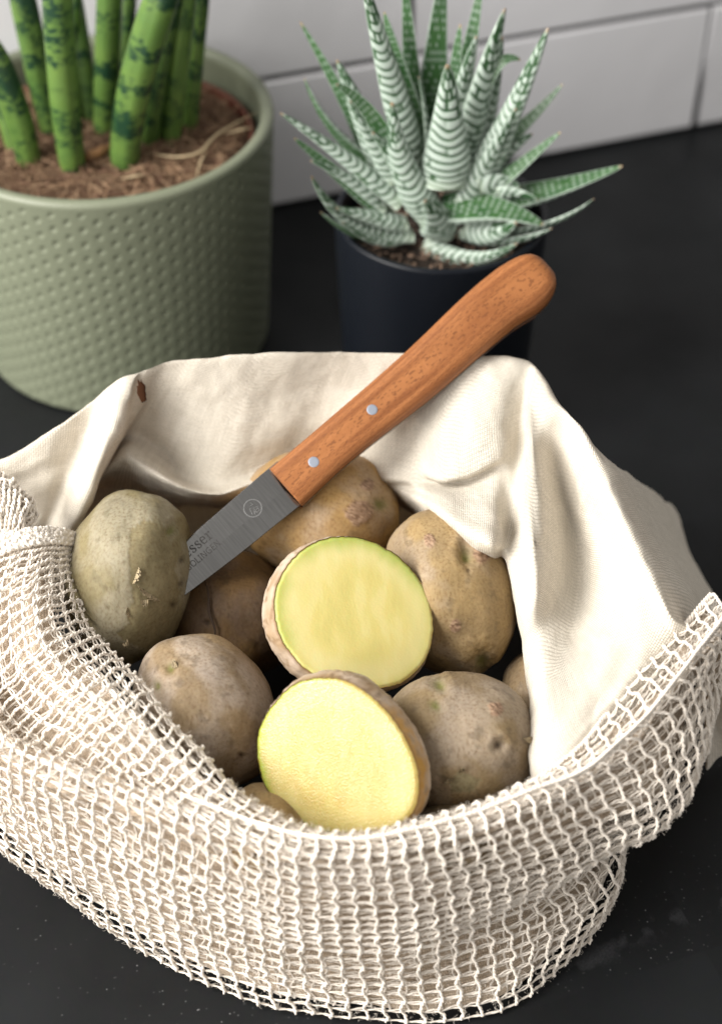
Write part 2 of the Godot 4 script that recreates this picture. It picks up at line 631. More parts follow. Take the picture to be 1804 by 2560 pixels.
# ---------------------------------------------------------------- the bag
func bag() -> void:
	var root := base("net_bag")
	tag(root, "cream cotton bag with a net front, folded open around the potatoes", "bag")
	# the woven cotton panel
	var s := Sheet.new(CLOTH, 364, 176)
	s.smooth_points(8)
	s.normals(1.0)
	var wr := noise(71, 24.0, 3)
	var wr2 := noise(72, 95.0, 2)
	var wr3 := noise(76, 15.0, 1)
	for k in s.p.size():
		var q := s.p[k]
		s.p[k] = q + s.nn[k] * (0.0011 * wr.get_noise_3d(q.x, q.y * 0.6, q.z) + 0.00042 * wr2.get_noise_3d(q.x, q.y, q.z) - 0.0006 * pow(maxf(0.0, 1.0 - absf(wr3.get_noise_3d(q.x, q.y * 0.7, q.z)) * 5.0), 2.0) * ss(-0.1, 0.35, wr.get_noise_3d(q.z, q.x, q.y)))
	var tex := PackedVector2Array()
	var ul := PackedFloat32Array([0.0])
	for i in range(1, s.w):
		var l := 0.0
		for j in [40, 70, 100, 118]: l += (s.p[j * s.w + i] - s.p[j * s.w + i - 1]).length() * 0.25
		ul.append(ul[i - 1] + l)
	var vl := PackedFloat32Array()
	vl.resize(s.w)
	for j in s.h:
		for i in s.w:
			if j: vl[i] += (s.p[j * s.w + i] - s.p[(j - 1) * s.w + i]).length()
			tex.append(Vector2(ul[i], vl[i]) / 0.054)
	var b := Build.new()
	b.grid(s.p, s.w, s.h, false, PackedColorArray(), tex)
	var wv := Image.create(768, 768, true, Image.FORMAT_RGB8)
	var wh := Image.create(768, 768, true, Image.FORMAT_RGB8)
	var slub := noise(73, 0.02, 2)
	var lines := PackedFloat32Array()
	for x in 768: lines.append(pow(absf(sin(PI * x / 12.0)), 0.7))
	for y in 768:
		for x in 768:
			var over := (x / 12 + y / 12) % 2 == 0
			var hh := lines[x] * (0.6 + 0.4 * lines[y]) if over else lines[y] * (0.6 + 0.4 * lines[x])
			hh = clampf(hh * (0.92 + 0.45 * (slub.get_noise_2d(x * 1.4, y * 0.12) if over else slub.get_noise_2d(x * 0.12 + 400.0, y * 1.4))), 0, 1)
			wh.set_pixel(x, y, Color(hh, hh, hh))
			var g := 0.76 + 0.24 * hh
			wv.set_pixel(x, y, Color(g, g * (0.985 + 0.015 * hh), g * (0.955 + 0.045 * hh)))
	var fr := RandomNumberGenerator.new()
	fr.seed = 19
	for i in 34:
		var px := fr.randi_range(4, 760)
		var py := fr.randi_range(4, 760)
		for d in fr.randi_range(4, 16):
			wv.set_pixel(px + (d / 2 if i % 2 else 0), py + (0 if i % 2 else d / 2), Color(0.45, 0.33, 0.22))
	wv.generate_mipmaps()
	wh.generate_mipmaps()
	var m := StandardMaterial3D.new()
	m.albedo_color = lin(0.90, 0.845, 0.75)
	m.albedo_texture = ImageTexture.create_from_image(wv)
	m.roughness = 0.95
	m.metallic_specular = 0.15
	m.backlight_enabled = true
	m.backlight = Color(0.5, 0.40, 0.27)
	m.heightmap_enabled = true
	m.heightmap_texture = ImageTexture.create_from_image(wh)
	m.heightmap_scale = 0.028
	m.cull_mode = BaseMaterial3D.CULL_DISABLED
	obj("cotton_panel", b.done(), m, root)

	# the net: twisted cords down, pairs of thin threads across
	var yarn := mat(Color(0.82, 0.755, 0.675), 0.9)
	yarn.metallic_specular = 0.15
	yarn.backlight_enabled = true
	yarn.backlight = Color(0.2, 0.17, 0.13)
	var t := Sheet.new(NET, 300, 130, -1.0)
	t.smooth_points(9)
	t.normals(-1.0)
	var lump := noise(74, 30.0, 3)
	for k in t.p.size(): t.p[k] += t.nn[k] * 0.0016 * lump.get_noise_3dv(t.p[k])
	t.normals(-1.0)
	var outer := Build.new()
	netting(outer, t, 67, 26, 0.0, 0.118, 1.0, 0.00037, 2, 11)
	tag(obj("netting", outer.done(), yarn, root), "", "", "", "stuff")
	var under := Build.new()
	netting(under, t, 67, 26, -0.0058, 0.13, 1.0, 0.00046, 1, 23)
	tag(obj("netting", under.done(), yarn, root), "", "", "", "stuff")
	# added sheet behind the net, tan to stand in for its shaded layers
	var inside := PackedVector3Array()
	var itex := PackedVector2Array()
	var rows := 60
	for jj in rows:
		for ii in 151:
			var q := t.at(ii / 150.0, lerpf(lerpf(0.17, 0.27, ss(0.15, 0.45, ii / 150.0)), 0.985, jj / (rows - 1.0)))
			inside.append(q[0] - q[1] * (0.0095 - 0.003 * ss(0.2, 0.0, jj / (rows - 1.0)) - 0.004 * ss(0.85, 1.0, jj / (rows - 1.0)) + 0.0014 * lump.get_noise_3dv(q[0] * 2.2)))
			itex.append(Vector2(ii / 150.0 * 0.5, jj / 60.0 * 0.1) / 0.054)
	var backing := Build.new()
	backing.grid(inside, 151, rows, false, PackedColorArray(), itex)
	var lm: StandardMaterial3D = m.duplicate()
	lm.albedo_color = lin(0.72, 0.60, 0.48)  # shade put into the colour: a darker tan than the cotton panel
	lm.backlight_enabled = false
	obj("shade_backing", backing.done(), lm, root)
	# short fibres standing off the yarn
	var fz := Build.new()
	var fr2 := RandomNumberGenerator.new()
	fr2.seed = 404
	for k in 11000:
		var q := t.at(fr2.randf(), fr2.randf_range(0.12, 1.0))
		var d: Vector3 = (q[1] * 0.7 + Vector3(fr2.randfn(), fr2.randfn(), fr2.randfn()) * 0.6).normalized() * fr2.randf_range(0.0008, 0.0022)
		var bend := Vector3(fr2.randfn(), fr2.randfn(), fr2.randfn()) * 0.0006
		fz.tube(PackedVector3Array([q[0], q[0] + d * 0.5 + bend, q[0] + d]), PackedVector3Array([Vector3(0.3, 1, 0.2)]), 0.000045, 3)
	tag(obj("loose_fibres", fz.done(), yarn, root), "", "", "", "stuff")
	# the net's hemmed end bunched up at the left
	var bunch := Sheet.new(BUNCH, 60, 40, -1.0)
	for k in bunch.p.size(): bunch.p[k] += bunch.nn[k] * 0.003 * lump.get_noise_3dv(bunch.p[k] * 5.0)
	var bb := Build.new()
	netting(bb, bunch, 15, 9, 0.0, 0.0, 1.0, 0.0004, 2, 51)
	netting(bb, bunch, 17, 10, -0.002, 0.0, 1.0, 0.0006, 1, 57)
	tag(obj("bunched_hem", bb.done(), yarn, root), "", "", "", "stuff")
	var band := Build.new()
	var wild := noise(58, 1.0, 2)
	for q in 13:
		var path := PackedVector3Array()
		var ups := PackedVector3Array()
		for i in 90:
			var g := t.at(0.001 + q * 0.0019 + 0.0016 * wild.get_noise_2d(i * 0.35, q * 5.0), 0.118 + i / 90.0 * 0.34)
			path.append(g[0] + g[1] * (0.0012 + 0.0012 * wild.get_noise_2d(i * 0.5, q * 9.0 + 3.0)))
			ups.append(g[1])
		band.tube(path, ups, 0.0007, 5)
	tag(obj("hem_band", band.done(), yarn, root), "", "", "", "stuff")
	# the overlocked edge along the mouth of the net
	for part in [[0.0, 0.10, 0.125], [0.60, 1.0, 0.125], [0.33, 1.0, 0.37]]:
		var e := Build.new()
		for strand in 3:
			var path := PackedVector3Array()
			var ups := PackedVector3Array()
			var steps := int(520 * (part[1] - part[0]))
			for i in steps:
				var u := lerpf(part[0], part[1], i / (steps - 1.0))
				var q := t.at(u, part[2])
				var ph := i * 0.9 + TAU * strand / 3.0
				path.append(q[0] + q[1] * 0.0006 * sin(ph) + Vector3(0, 1, 0) * 0.0007 * cos(ph) + q[1] * 0.0005)
				ups.append(q[1])
			e.tube(path, ups, 0.0006, 5)
		tag(obj("edge_stitching", e.done(), yarn, root), "", "", "", "stuff")

func netting(b: Build, t: Sheet, nw: int, nr: int, off: float, v0: float, v1: float, r: float, strands: int, seed_: int) -> void:
	var us := t.even(nw, true)
	var vl := t.even(nr, false, v0, v1, 0.05, 0.28)
	var vr := t.even(nr, false, v0, v1, 0.45, 0.9)
	var z := noise(seed_, 0.31, 2)
	var z2 := noise(seed_ + 1, 0.9, 1)
	var sub := 9 if strands == 2 else 4
	var sides := 5 if strands == 2 else 4
	var cell := us[1] - us[0]
	for j in nw:
		var du := (us[mini(j + 1, nw - 1)] - us[maxi(j - 1, 0)]) * 0.5
		var left := ss(0.2, 0.46, us[j])
		var mid := PackedVector3Array()
		var ups := PackedVector3Array()
		for i in (nr - 1) * sub + 1:
			var y := float(i) / sub
			var k := mini(int(y), nr - 2)
			var v := lerpf(lerpf(vl[k], vr[k], left), lerpf(vl[k + 1], vr[k + 1], left), y - k)
			var zig := 0.10 * sin(PI * y + 0.5 * z.get_noise_2d(j * 0.6, y * 0.5)) + 0.15 * z.get_noise_2d(j * 0.35 + 40.0, y * 0.55) + 0.07 * z2.get_noise_2d(j * 3.0, y * 1.4)
			var q := t.at(us[j] + du * zig, v)
			mid.append(q[0] + q[1] * (off + 0.0005 + 0.0006 * z2.get_noise_2d(j * 2.0 + 7.0, y)))
			ups.append(q[1])
		if strands == 1:
			b.tube(mid, ups, r, sides)
			continue
		for s in strands:
			var path := PackedVector3Array()
			for i in mid.size():
				var d := (mid[mini(i + 1, mid.size() - 1)] - mid[maxi(i - 1, 0)]).normalized()
				var side := d.cross(ups[i])
				var ph := float(i) / sub * TAU * 1.55 + PI * s + j * 1.7
				path.append(mid[i] + (side * cos(ph) + ups[i] * sin(ph)) * r * 0.85)
			b.tube(path, ups, r * (0.98 + 0.16 * z2.get_noise_2d(j, s * 9.0)), sides)
	for i in nr:
		for s in 2:
			var path := PackedVector3Array()
			var ups := PackedVector3Array()
			for k in (nw - 1) * 4 + 1:
				var x := k / 4.0
				var j := mini(int(x), nw - 2)
				var u := lerpf(us[j], us[j + 1], x - j)
				var left := ss(0.2, 0.46, u)
				var dv := lerpf(vl[mini(i + 1, nr - 1)] - vl[maxi(i - 1, 0)], vr[mini(i + 1, nr - 1)] - vr[maxi(i - 1, 0)], left) * 0.5
				var wob := (0.11 + 0.07 * z2.get_noise_2d(x * 0.9, i * 2.0)) * (1.0 if s else -1.0) * absf(sin(PI * x)) + 0.16 * z.get_noise_2d(x * 0.45 + 90.0, i * 0.8) + 0.08 * z2.get_noise_2d(x * 1.3, i * 3.0 + 5.0)
				var q := t.at(u, lerpf(vl[i], vr[i], left) + dv * wob)
				path.append(q[0] + q[1] * (off - 0.0003 + 0.0003 * sin(PI * x * 2.0 + s * 2.0)))
				ups.append(q[1])
			b.tube(path, ups, r * (0.88 if strands == 2 else 0.6), 4)


# ---------------------------------------------------------------- potatoes
func potato(at: Vector3, ax: Vector3, ay: Vector3, az: Vector3, seed_: int, low: Color, high: Color, dust: Color, dusty: float, eyes: Array, label: String, bare := [], peel := PackedVector2Array(), rootlet := []) -> Node3D:
	# eyes: [x, y, size, depth, kind] in the plane the photo shows, -1..1; kind 0 dark hole, 1 green sprout hollow, 2 scab
	var root := base("potato", at)
	tag(root, label, "potato", "potatoes in the bag")
	var n1 := noise(500 + seed_, 0.75, 2)
	var n2 := noise(520 + seed_, 2.6, 4)
	var n3 := noise(540 + seed_, 1.1, 4)
	var n4 := noise(560 + seed_, 9.0, 3)
	var n5 := noise(580 + seed_, 22.0, 2)
	var p := PackedVector3Array()
	var cols := PackedColorArray()
	var na := 200
	var nl := 132
	for j in nl:
		var th := PI * j / (nl - 1.0)
		for k in na:
			var a := TAU * k / na
			# the poles lie across the view so that the seam is never seen
			var d := Vector3(sin(th) * cos(a), cos(th), sin(th) * sin(a))
			var f := 1.0 + 0.075 * n1.get_noise_3dv(d) + 0.012 * n2.get_noise_3dv(d) + 0.0018 * n4.get_noise_3dv(d)
			var g := 0.5 + 0.62 * n3.get_noise_3dv(d)
			var c := low.lerp(high, clampf(g, 0, 1))
			var du := ss(-0.1, 0.42, n2.get_noise_3dv(d * 0.42 + Vector3(3, 1, 2)) + dusty - 0.2) * (0.75 + 0.25 * n4.get_noise_3dv(d))
			c = c.lerp(dust, clampf(du, 0, 1) * 0.62)
			var mark := ss(0.30, 0.46, n2.get_noise_3dv(d * 1.3 + Vector3(9, 4, 0)))
			c = c.lerp(low * 0.55, mark * 0.4)
			var spk := ss(0.50, 0.62, n5.get_noise_3dv(d))
			c = c.lerp(Color(0.10, 0.06, 0.035), spk * 0.3)
			c = c * (0.93 + 0.10 * n4.get_noise_3dv(d * 1.7))
			if peel.size() and d.z > 0.0 and Geometry2D.is_point_in_polygon(Vector2(d.x + 0.02 * n5.get_noise_3dv(d * 1.5) + 0.05 * n4.get_noise_3dv(d * 0.6), d.y + 0.02 * n5.get_noise_3dv(d * 1.7)), peel):
				c = Color(0.20, 0.172, 0.095).lerp(Color(0.25, 0.212, 0.125), g) * (1.0 + 0.2 * n4.get_noise_3dv(d))
				f -= 0.008
			if d.z > -0.2:
				for e in eyes:
					var q := Vector2(d.x - e[0], d.y - e[1])
					var wob := 1.0 + 0.30 * n4.get_noise_3dv(d * 0.9)
					var l: float = q.length() / (e[2] * wob)
					if l > 2.4: continue
					if e[4] == 2:
						var in_ := ss(1.15, 0.85, l)
						f += in_ * (0.012 + 0.022 * n5.get_noise_3dv(d * 1.4))
						c = c.lerp(Color(0.15, 0.085, 0.055).lerp(Color(0.42, 0.29, 0.20), 0.5 + 0.9 * n5.get_noise_3dv(d * 1.8)), in_ * 0.9)
					elif e[4] == 3:
						var in_ := ss(1.0, 0.92, l + 0.35 * n2.get_noise_3dv(d * 2.0))
						f -= in_ * 0.006
						c = c.lerp(Color(0.20, 0.17, 0.055).lerp(Color(0.28, 0.22, 0.09), g), in_ * 0.9)
					else:
						f -= e[3] * exp(-l * l * 1.6)
						f += e[3] * 0.25 * exp(-(l - 1.5) * (l - 1.5) * 6.0) * (0.5 + 0.5 * q.y / maxf(q.length(), 0.001))
						var tint := Color(0.035, 0.022, 0.012) if e[4] == 0 else Color(0.13, 0.14, 0.03)
						c = c.lerp(tint, exp(-l * l * 3.0) * 0.85)
			p.append(ax * d.x * f + ay * d.y * f + az * d.z * f)
			cols.append(c)
	var b := Build.new()
	b.grid(p, na, nl, true, cols)
	var m := mat(Color.WHITE, 0.62, true)
	m.metallic_specular = 0.35
	m.subsurf_scatter_enabled = false
	m.albedo_texture = skin_tone
	relief(m, skin_relief, 0.008, 26.0)
	obj("skin", b.done(), m, root)
	if rootlet.size():
		var path := PackedVector3Array()
		var ups := PackedVector3Array()
		for i in 25:
			var x := i / 24.0 * (rootlet.size() - 1)
			var k := mini(int(x), rootlet.size() - 2)
			var q: Vector2 = rootlet[k].cubic_interpolate(rootlet[k + 1], rootlet[maxi(k - 1, 0)], rootlet[mini(k + 2, rootlet.size() - 1)], x - k)
			var d := Vector3(q.x, q.y, sqrt(1.0 - q.length_squared()))
			path.append((ax * d.x + ay * d.y + az * d.z) * 1.05)
			ups.append(az.normalized())
		var rb := Build.new()
		rb.tube(path, ups, 0.0006, 6, true)
		obj("rootlet", rb.done(), mat(Color(0.05, 0.03, 0.018), 0.9), root)
	# loose bits of skin standing up from the surface
	for s in bare:
		var fl := Build.new()
		var fp := PackedVector3Array()
		var dirn := Vector2(s[2], s[3])
		var across := Vector2(-dirn.y, dirn.x)
		for i in 9:
			for j in 5:
				var x := i / 8.0 - 0.5
				var y := j / 4.0
				var q2: Vector2 = Vector2(s[0], s[1]) + across * (x * s[4] * (1.0 - 0.35 * y)) + dirn * (y * s[5] * (1.0 - 1.6 * x * x + 0.25 * sin(x * 19.0)))
				var zz := sqrt(maxf(0.02, 1.0 - q2.length_squared()))
				var d := Vector3(q2.x, q2.y, zz)
				fp.append((ax * d.x + ay * d.y + az * d.z) * (1.0 + 0.02 + s[6] * y * y) )
		fl.grid(fp, 9, 5)
		obj("skin_flake", fl.done(), flake_mat, root)
	return root

var skin_relief: Texture2D
var skin_tone: NoiseTexture2D
var flake_mat: StandardMaterial3D

func potatoes() -> void:
	skin_relief = noise_map(91, 0.035, 512, 5)
	skin_tone = noise_map(93, 0.05, 512, 5)
	var ramp := Gradient.new()
	ramp.offsets = PackedFloat32Array([0.0, 0.30, 0.42, 0.7, 1.0])
	ramp.colors = PackedColorArray([Color(0.74, 0.68, 0.63), Color(0.90, 0.87, 0.84), Color(0.955, 0.94, 0.925), Color(0.98, 0.975, 0.965), Color(1, 1, 1)])
	skin_tone.color_ramp = ramp
	flake_mat = mat(Color(0.30, 0.235, 0.14), 0.7)
	flake_mat.cull_mode = BaseMaterial3D.CULL_DISABLED
	var tan_low := Color(0.185, 0.14, 0.095)
	var tan_high := Color(0.34, 0.25, 0.14)
	var grey := Color(0.36, 0.30, 0.23)
	potato(Vector3(-0.0849,0.0700,0.0763), Vector3(0.0225,-0.0041,0.0038), Vector3(0.0080,0.0236,-0.0220), Vector3(0.0000,0.0205,0.0219), 1, Color(0.185, 0.158, 0.085), Color(0.27, 0.232, 0.13), Color(0.37, 0.345, 0.275), 0.46,
		[[-0.02, -0.70, 0.07, 0.05, 0], [0.55, 0.66, 0.09, 0.05, 1], [0.83, 0.38, 0.055, 0.02, 0], [0.90, 0.12, 0.05, 0.015, 0], [0.86, -0.12, 0.06, 0.02, 0]], "big greenish grey potato with torn skin, stuck by the knife tip", [[0.256, 0.117, 0.988, -0.154, 0.200, 0.056, 0.050], [0.494, -0.023, -0.304, -0.953, 0.380, 0.050, 0.040], [0.458, -0.101, 0.227, -0.974, 0.120, 0.054, 0.070], [0.297, -0.251, -0.653, -0.758, 0.120, 0.049, 0.050], [0.300, -0.567, 0.877, -0.480, 0.120, 0.064, 0.040]], PackedVector2Array([Vector2(0.004,0.570), Vector2(0.110,0.688), Vector2(0.477,0.661), Vector2(0.751,0.348), Vector2(0.915,0.014), Vector2(0.903,-0.349), Vector2(0.758,-0.668), Vector2(0.390,-0.583), Vector2(0.167,-0.504), Vector2(0.238,-0.447), Vector2(0.323,-0.360), Vector2(0.282,-0.209), Vector2(0.345,-0.130), Vector2(0.265,-0.053), Vector2(0.122,0.238)]))
	potato(Vector3(-0.0536,0.0600,0.1308), Vector3(0.0202,0.0085,-0.0080), Vector3(-0.0140,0.0178,-0.0166), Vector3(0.0000,0.0184,0.0197), 2, tan_low, tan_high, Color(0.50, 0.44, 0.39), 0.40,
		[[0.01, 0.70, 0.09, 0.05, 1], [-0.27, 0.60, 0.09, 0.03, 1], [0.28, -0.64, 0.05, 0.03, 0]], "dusty tan potato with a green sprout eye beside the net edge",
		[[0.08, 0.66, 0.3, 0.9, 0.10, 0.08, 0.04]])
	potato(Vector3(-0.0157,0.0660,0.0372), Vector3(0.0302,0.0000,0.0000), Vector3(0.0000,0.0185,-0.0172), Vector3(0.0000,0.0184,0.0197), 3, Color(0.30, 0.19, 0.09), Color(0.50, 0.32, 0.12), Color(0.44, 0.36, 0.28), 0.26,
		[[0.50, 0.03, 0.18, 0.0, 2], [0.60, 0.43, 0.09, 0.0, 2], [0.80, 0.15, 0.16, 0.05, 1]], "orange-tan potato with a brown scab, under the knife handle",
		[[0.22, 0.86, 0.3, 0.9, 0.05, 0.06, 0.05]])
	potato(Vector3(0.0327,0.0640,0.0786), Vector3(0.0227,0.0054,-0.0050), Vector3(-0.0099,0.0222,-0.0207), Vector3(0.0000,0.0184,0.0197), 4, Color(0.24, 0.175, 0.10), Color(0.42, 0.30, 0.14), Color(0.40, 0.335, 0.27), 0.32,
		[[0.38, 0.42, 0.13, 0.10, 1], [-0.07, 0.69, 0.08, 0.0, 2], [-0.11, -0.29, 0.08, 0.0, 2], [0.13, -0.86, 0.2, 0.07, 1], [0.34, 0.26, 0.035, 0.02, 0], [0.62, 0.38, 0.12, 0.0, 2]], "yellow-tan potato with a deep eye, right of the upper cut half")
	potato(Vector3(0.0328,0.0600,0.1441), Vector3(0.0266,-0.0034,0.0032), Vector3(0.0043,0.0177,-0.0165), Vector3(0.0000,0.0191,0.0205), 5, tan_low, Color(0.33, 0.245, 0.13), Color(0.42, 0.36, 0.30), 0.38,
		[[0.42, 0.21, 0.09, 0.075, 0], [-0.40, 0.80, 0.12, 0.06, 1], [-0.42, 0.55, 0.10, 0.03, 1], [0.3, 0.62, 0.09, 0.01, 2]], "grey-tan potato with a dark round eye, right of the lower cut half", [[0.023, -0.214, -0.371, 0.929, 0.100, 0.094, 0.080], [-0.094, -0.373, -0.861, 0.508, 0.180, 0.061, 0.050], [0.759, 0.250, 0.578, 0.816, 0.200, 0.067, 0.050]], PackedVector2Array([Vector2(0.004,-0.224), Vector2(0.263,-0.291), Vector2(0.192,-0.482), Vector2(-0.064,-0.532), Vector2(-0.117,-0.365)]))
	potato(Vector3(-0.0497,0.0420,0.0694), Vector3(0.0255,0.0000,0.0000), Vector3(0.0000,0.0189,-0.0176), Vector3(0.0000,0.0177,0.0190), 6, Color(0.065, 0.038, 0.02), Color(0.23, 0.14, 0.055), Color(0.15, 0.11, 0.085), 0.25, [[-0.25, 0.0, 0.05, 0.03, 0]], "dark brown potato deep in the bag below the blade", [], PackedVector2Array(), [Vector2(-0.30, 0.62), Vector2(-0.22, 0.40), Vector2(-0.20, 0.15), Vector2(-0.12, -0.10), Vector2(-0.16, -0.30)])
	potato(Vector3(-0.0310,0.0520,0.1737), Vector3(0.0148,-0.0039,0.0037), Vector3(0.0049,0.0099,-0.0092), Vector3(0.0000,0.0170,0.0183), 7, Color(0.30, 0.21, 0.11), Color(0.46, 0.34, 0.18), grey, 0.25, [], "pale tan potato just showing between net rim and lower cut half")
	potato(Vector3(0.0314,0.0470,0.1722), Vector3(0.0196,0.0020,-0.0019), Vector3(-0.0017,0.0091,-0.0085), Vector3(0.0000,0.0170,0.0183), 8, tan_low, Color(0.34, 0.26, 0.14), grey, 0.3, [], "tan potato just showing above the front net rim, below the dark-eyed one")
	potato(Vector3(0.0623,0.0400,0.1063), Vector3(0.0116,0.0000,0.0000), Vector3(0.0000,0.0117,-0.0109), Vector3(0.0000,0.0150,0.0161), 9, tan_low, tan_high, grey, 0.2, [], "potato almost hidden behind the hanging edge of the cotton flap")


func halves() -> void:
	half("potato_half", "upper potato half, its yellow cut face edged with green", [Vector3(-0.0021,0.0860,0.1080), Vector3(0.9401,-0.2325,-0.2493), Vector3(-0.0820,0.5556,-0.8274), Vector3(0.3309,0.7983,0.5032)], [287, 284, 280, 274, 270, 264, 256, 255, 260, 269, 281, 291, 296, 300, 298, 293, 288, 283, 276, 270, 265, 263, 263, 265, 268, 272, 276, 280, 282, 284, 288, 289], 0.027, 1, false)
	half("potato_half", "lower potato half with a wet glistening pale yellow cut face", [Vector3(-0.0076,0.0830,0.1668), Vector3(0.9326,0.2462,0.2640), Vector3(-0.0217,0.7682,-0.6398), Vector3(-0.3603,0.5909,0.7218)], [281, 281, 281, 282, 286, 285, 274, 265, 260, 262, 268, 280, 296, 302, 291, 275, 257, 241, 230, 224, 221, 222, 227, 235, 240, 246, 254, 260, 262, 265, 273, 280], 0.024, 2, true)

func half(called: String, label: String, fr: Array, rad: Array, deep: float, seed_: int, wet: bool) -> void:
	var root := base(called, fr[0], Basis(fr[1], fr[2], fr[3]))
	tag(root, label, "potato half", "halves of the cut potato")
	var n1 := noise(600 + seed_, 1.2, 3)
	var n2 := noise(610 + seed_, 5.0, 3)
	var n3 := noise(620 + seed_, 16.0, 3)
	var na := 192
	var edge := PackedFloat32Array()
	for k in na:
		var x := float(k) / na * 32.0
		var i := int(x)
		var r := []
		for o in [-1, 0, 1, 2]: r.append(Vector3(rad[(i + o + 32) % 32] * 0.0001, 0, 0))
		edge.append(Sheet.cr(r[0], r[1], r[2], r[3], x - i).x * (1.0 + 0.012 * n2.get_noise_2d(cos(TAU * k / na) * 1.5, sin(TAU * k / na) * 1.5) + 0.006 * n3.get_noise_2d(cos(TAU * k / na) * 1.5, sin(TAU * k / na) * 1.5)))
	# the rounded back in its skin
	var p := PackedVector3Array()
	var cols := PackedColorArray()
	var rows := 56
	for j in rows:
		var t := float(j) / (rows - 1)
		for k in na:
			var a := TAU * k / na - PI
			var sc := pow(maxf(cos(t * PI / 2), 0.0), 0.72) * (1.0 + 0.11 * sin(minf(t * 2.6, 1.0) * PI * 0.5))
			var d := Vector3(cos(a) * sc, sin(a) * sc, -sin(t * PI / 2))
			var bump := 1.0 + ss(0.0, 0.15, t) * (0.03 * n1.get_noise_3dv(d) + 0.004 * n2.get_noise_3dv(d))
			p.append(Vector3(cos(a) * edge[k] * sc * bump, sin(a) * edge[k] * sc * bump, -deep * sin(t * PI / 2) - 0.0002))
			var c := Color(0.30, 0.20, 0.11).lerp(Color(0.50, 0.41, 0.33), clampf(0.5 + 0.9 * n1.get_noise_3dv(d * 1.4), 0, 1))
			c = c.lerp(Color(0.17, 0.10, 0.04), ss(0.15, 0.4, n2.get_noise_3dv(d)) * 0.6)
			if wet: c = c.lerp(Color(0.42, 0.22, 0.035), ss(0.25, 0.0, t + 0.2 * n2.get_noise_3dv(d)) * ss(-1.6, -0.2, a) * ss(1.2, 0.3, a))
			c = c.lerp(Color(0.16, 0.085, 0.03), ss(0.035, 0.0, t) * 0.8)
			cols.append(c)
	var b := Build.new()
	b.grid(p, na, rows, true, cols)
	var sm := mat(Color.WHITE, 0.6, true)
	relief(sm, skin_relief, 0.015, 26.0)
	obj("skin", b.done(), sm, root)
	# the cut face
	p = PackedVector3Array()
	cols = PackedColorArray()
	var tex := PackedVector2Array()
	rows = 72
	for j in rows:
		var t := float(j) / (rows - 1)
		for k in na:
			var a := TAU * k / na - PI
			var r := edge[k] * t * (1.0 - 0.004 * (0.5 + 0.5 * n3.get_noise_2d(cos(a) * 3.0, sin(a) * 3.0)) * ss(0.9, 1.0, t))
			var x := cos(a) * r
			var y := sin(a) * r
			var q := Vector2(x, y) * 40.0
			p.append(Vector3(x, y, 0.0007 * (1.0 - t * t) - 0.0006 * ss(0.96, 1.0, t) + 0.00003 * n2.get_noise_2d(q.x * 0.35, q.y * 0.35) + 0.00002 * n3.get_noise_2d(q.x, q.y)))
			tex.append(Vector2(x, y) * 25.0)
			var c := Color(0.61, 0.525, 0.185) if not wet else Color(0.43, 0.33, 0.10)
			var fl := n2.get_noise_2d(q.x * 0.5, q.y * 0.16)
			c = c.lerp(Color(0.67, 0.595, 0.27), ss(0.0, 0.4, fl) * (0.15 if wet else 0.5))
			c = c.lerp(Color(0.48, 0.42, 0.13), ss(0.05, 0.45, -fl) * 0.3)
			# the starchy ring is paler, the core glassier
			c = c.lerp(Color(0.68, 0.61, 0.30), ss(0.55, 0.8, t) * ss(0.97, 0.85, t) * (0.2 if wet else 0.45))
			var green := 0.0
			if wet: green = ss(0.86, 1.0, t + 0.05 * n1.get_noise_2d(cos(a) * 2.0, sin(a) * 2.0)) * ss(0.2, -0.5, cos(a))
			else: green = ss(0.74, 1.0, t + 0.06 * n1.get_noise_2d(cos(a) * 2.0, sin(a) * 2.0)) * maxf(ss(0.25, 0.8, sin(a + 0.25)), 0.8 * ss(0.8, 0.98, -cos(a)))
			c = c.lerp(Color(0.30, 0.38, 0.05), green * 0.7)
			c = c.lerp(Color(0.36, 0.25, 0.06), ss(0.985, 1.0, t) * 0.7)
			cols.append(c)
	b = Build.new()
	b.grid(p, na, rows, true, cols, tex, true)
	var fm := mat(Color.WHITE, 0.25 if wet else 0.45, true)
	if wet: fm.metallic_specular = 0.6
	fm.heightmap_enabled = true
	fm.heightmap_texture = noise_map(630 + seed_, 0.10 if wet else 0.06, 512, 3)
	fm.heightmap_scale = 0.018 if wet else 0.003
	fm.subsurf_scatter_enabled = true
	fm.subsurf_scatter_strength = 0.25
	obj("cut_face", b.done(), fm, root)


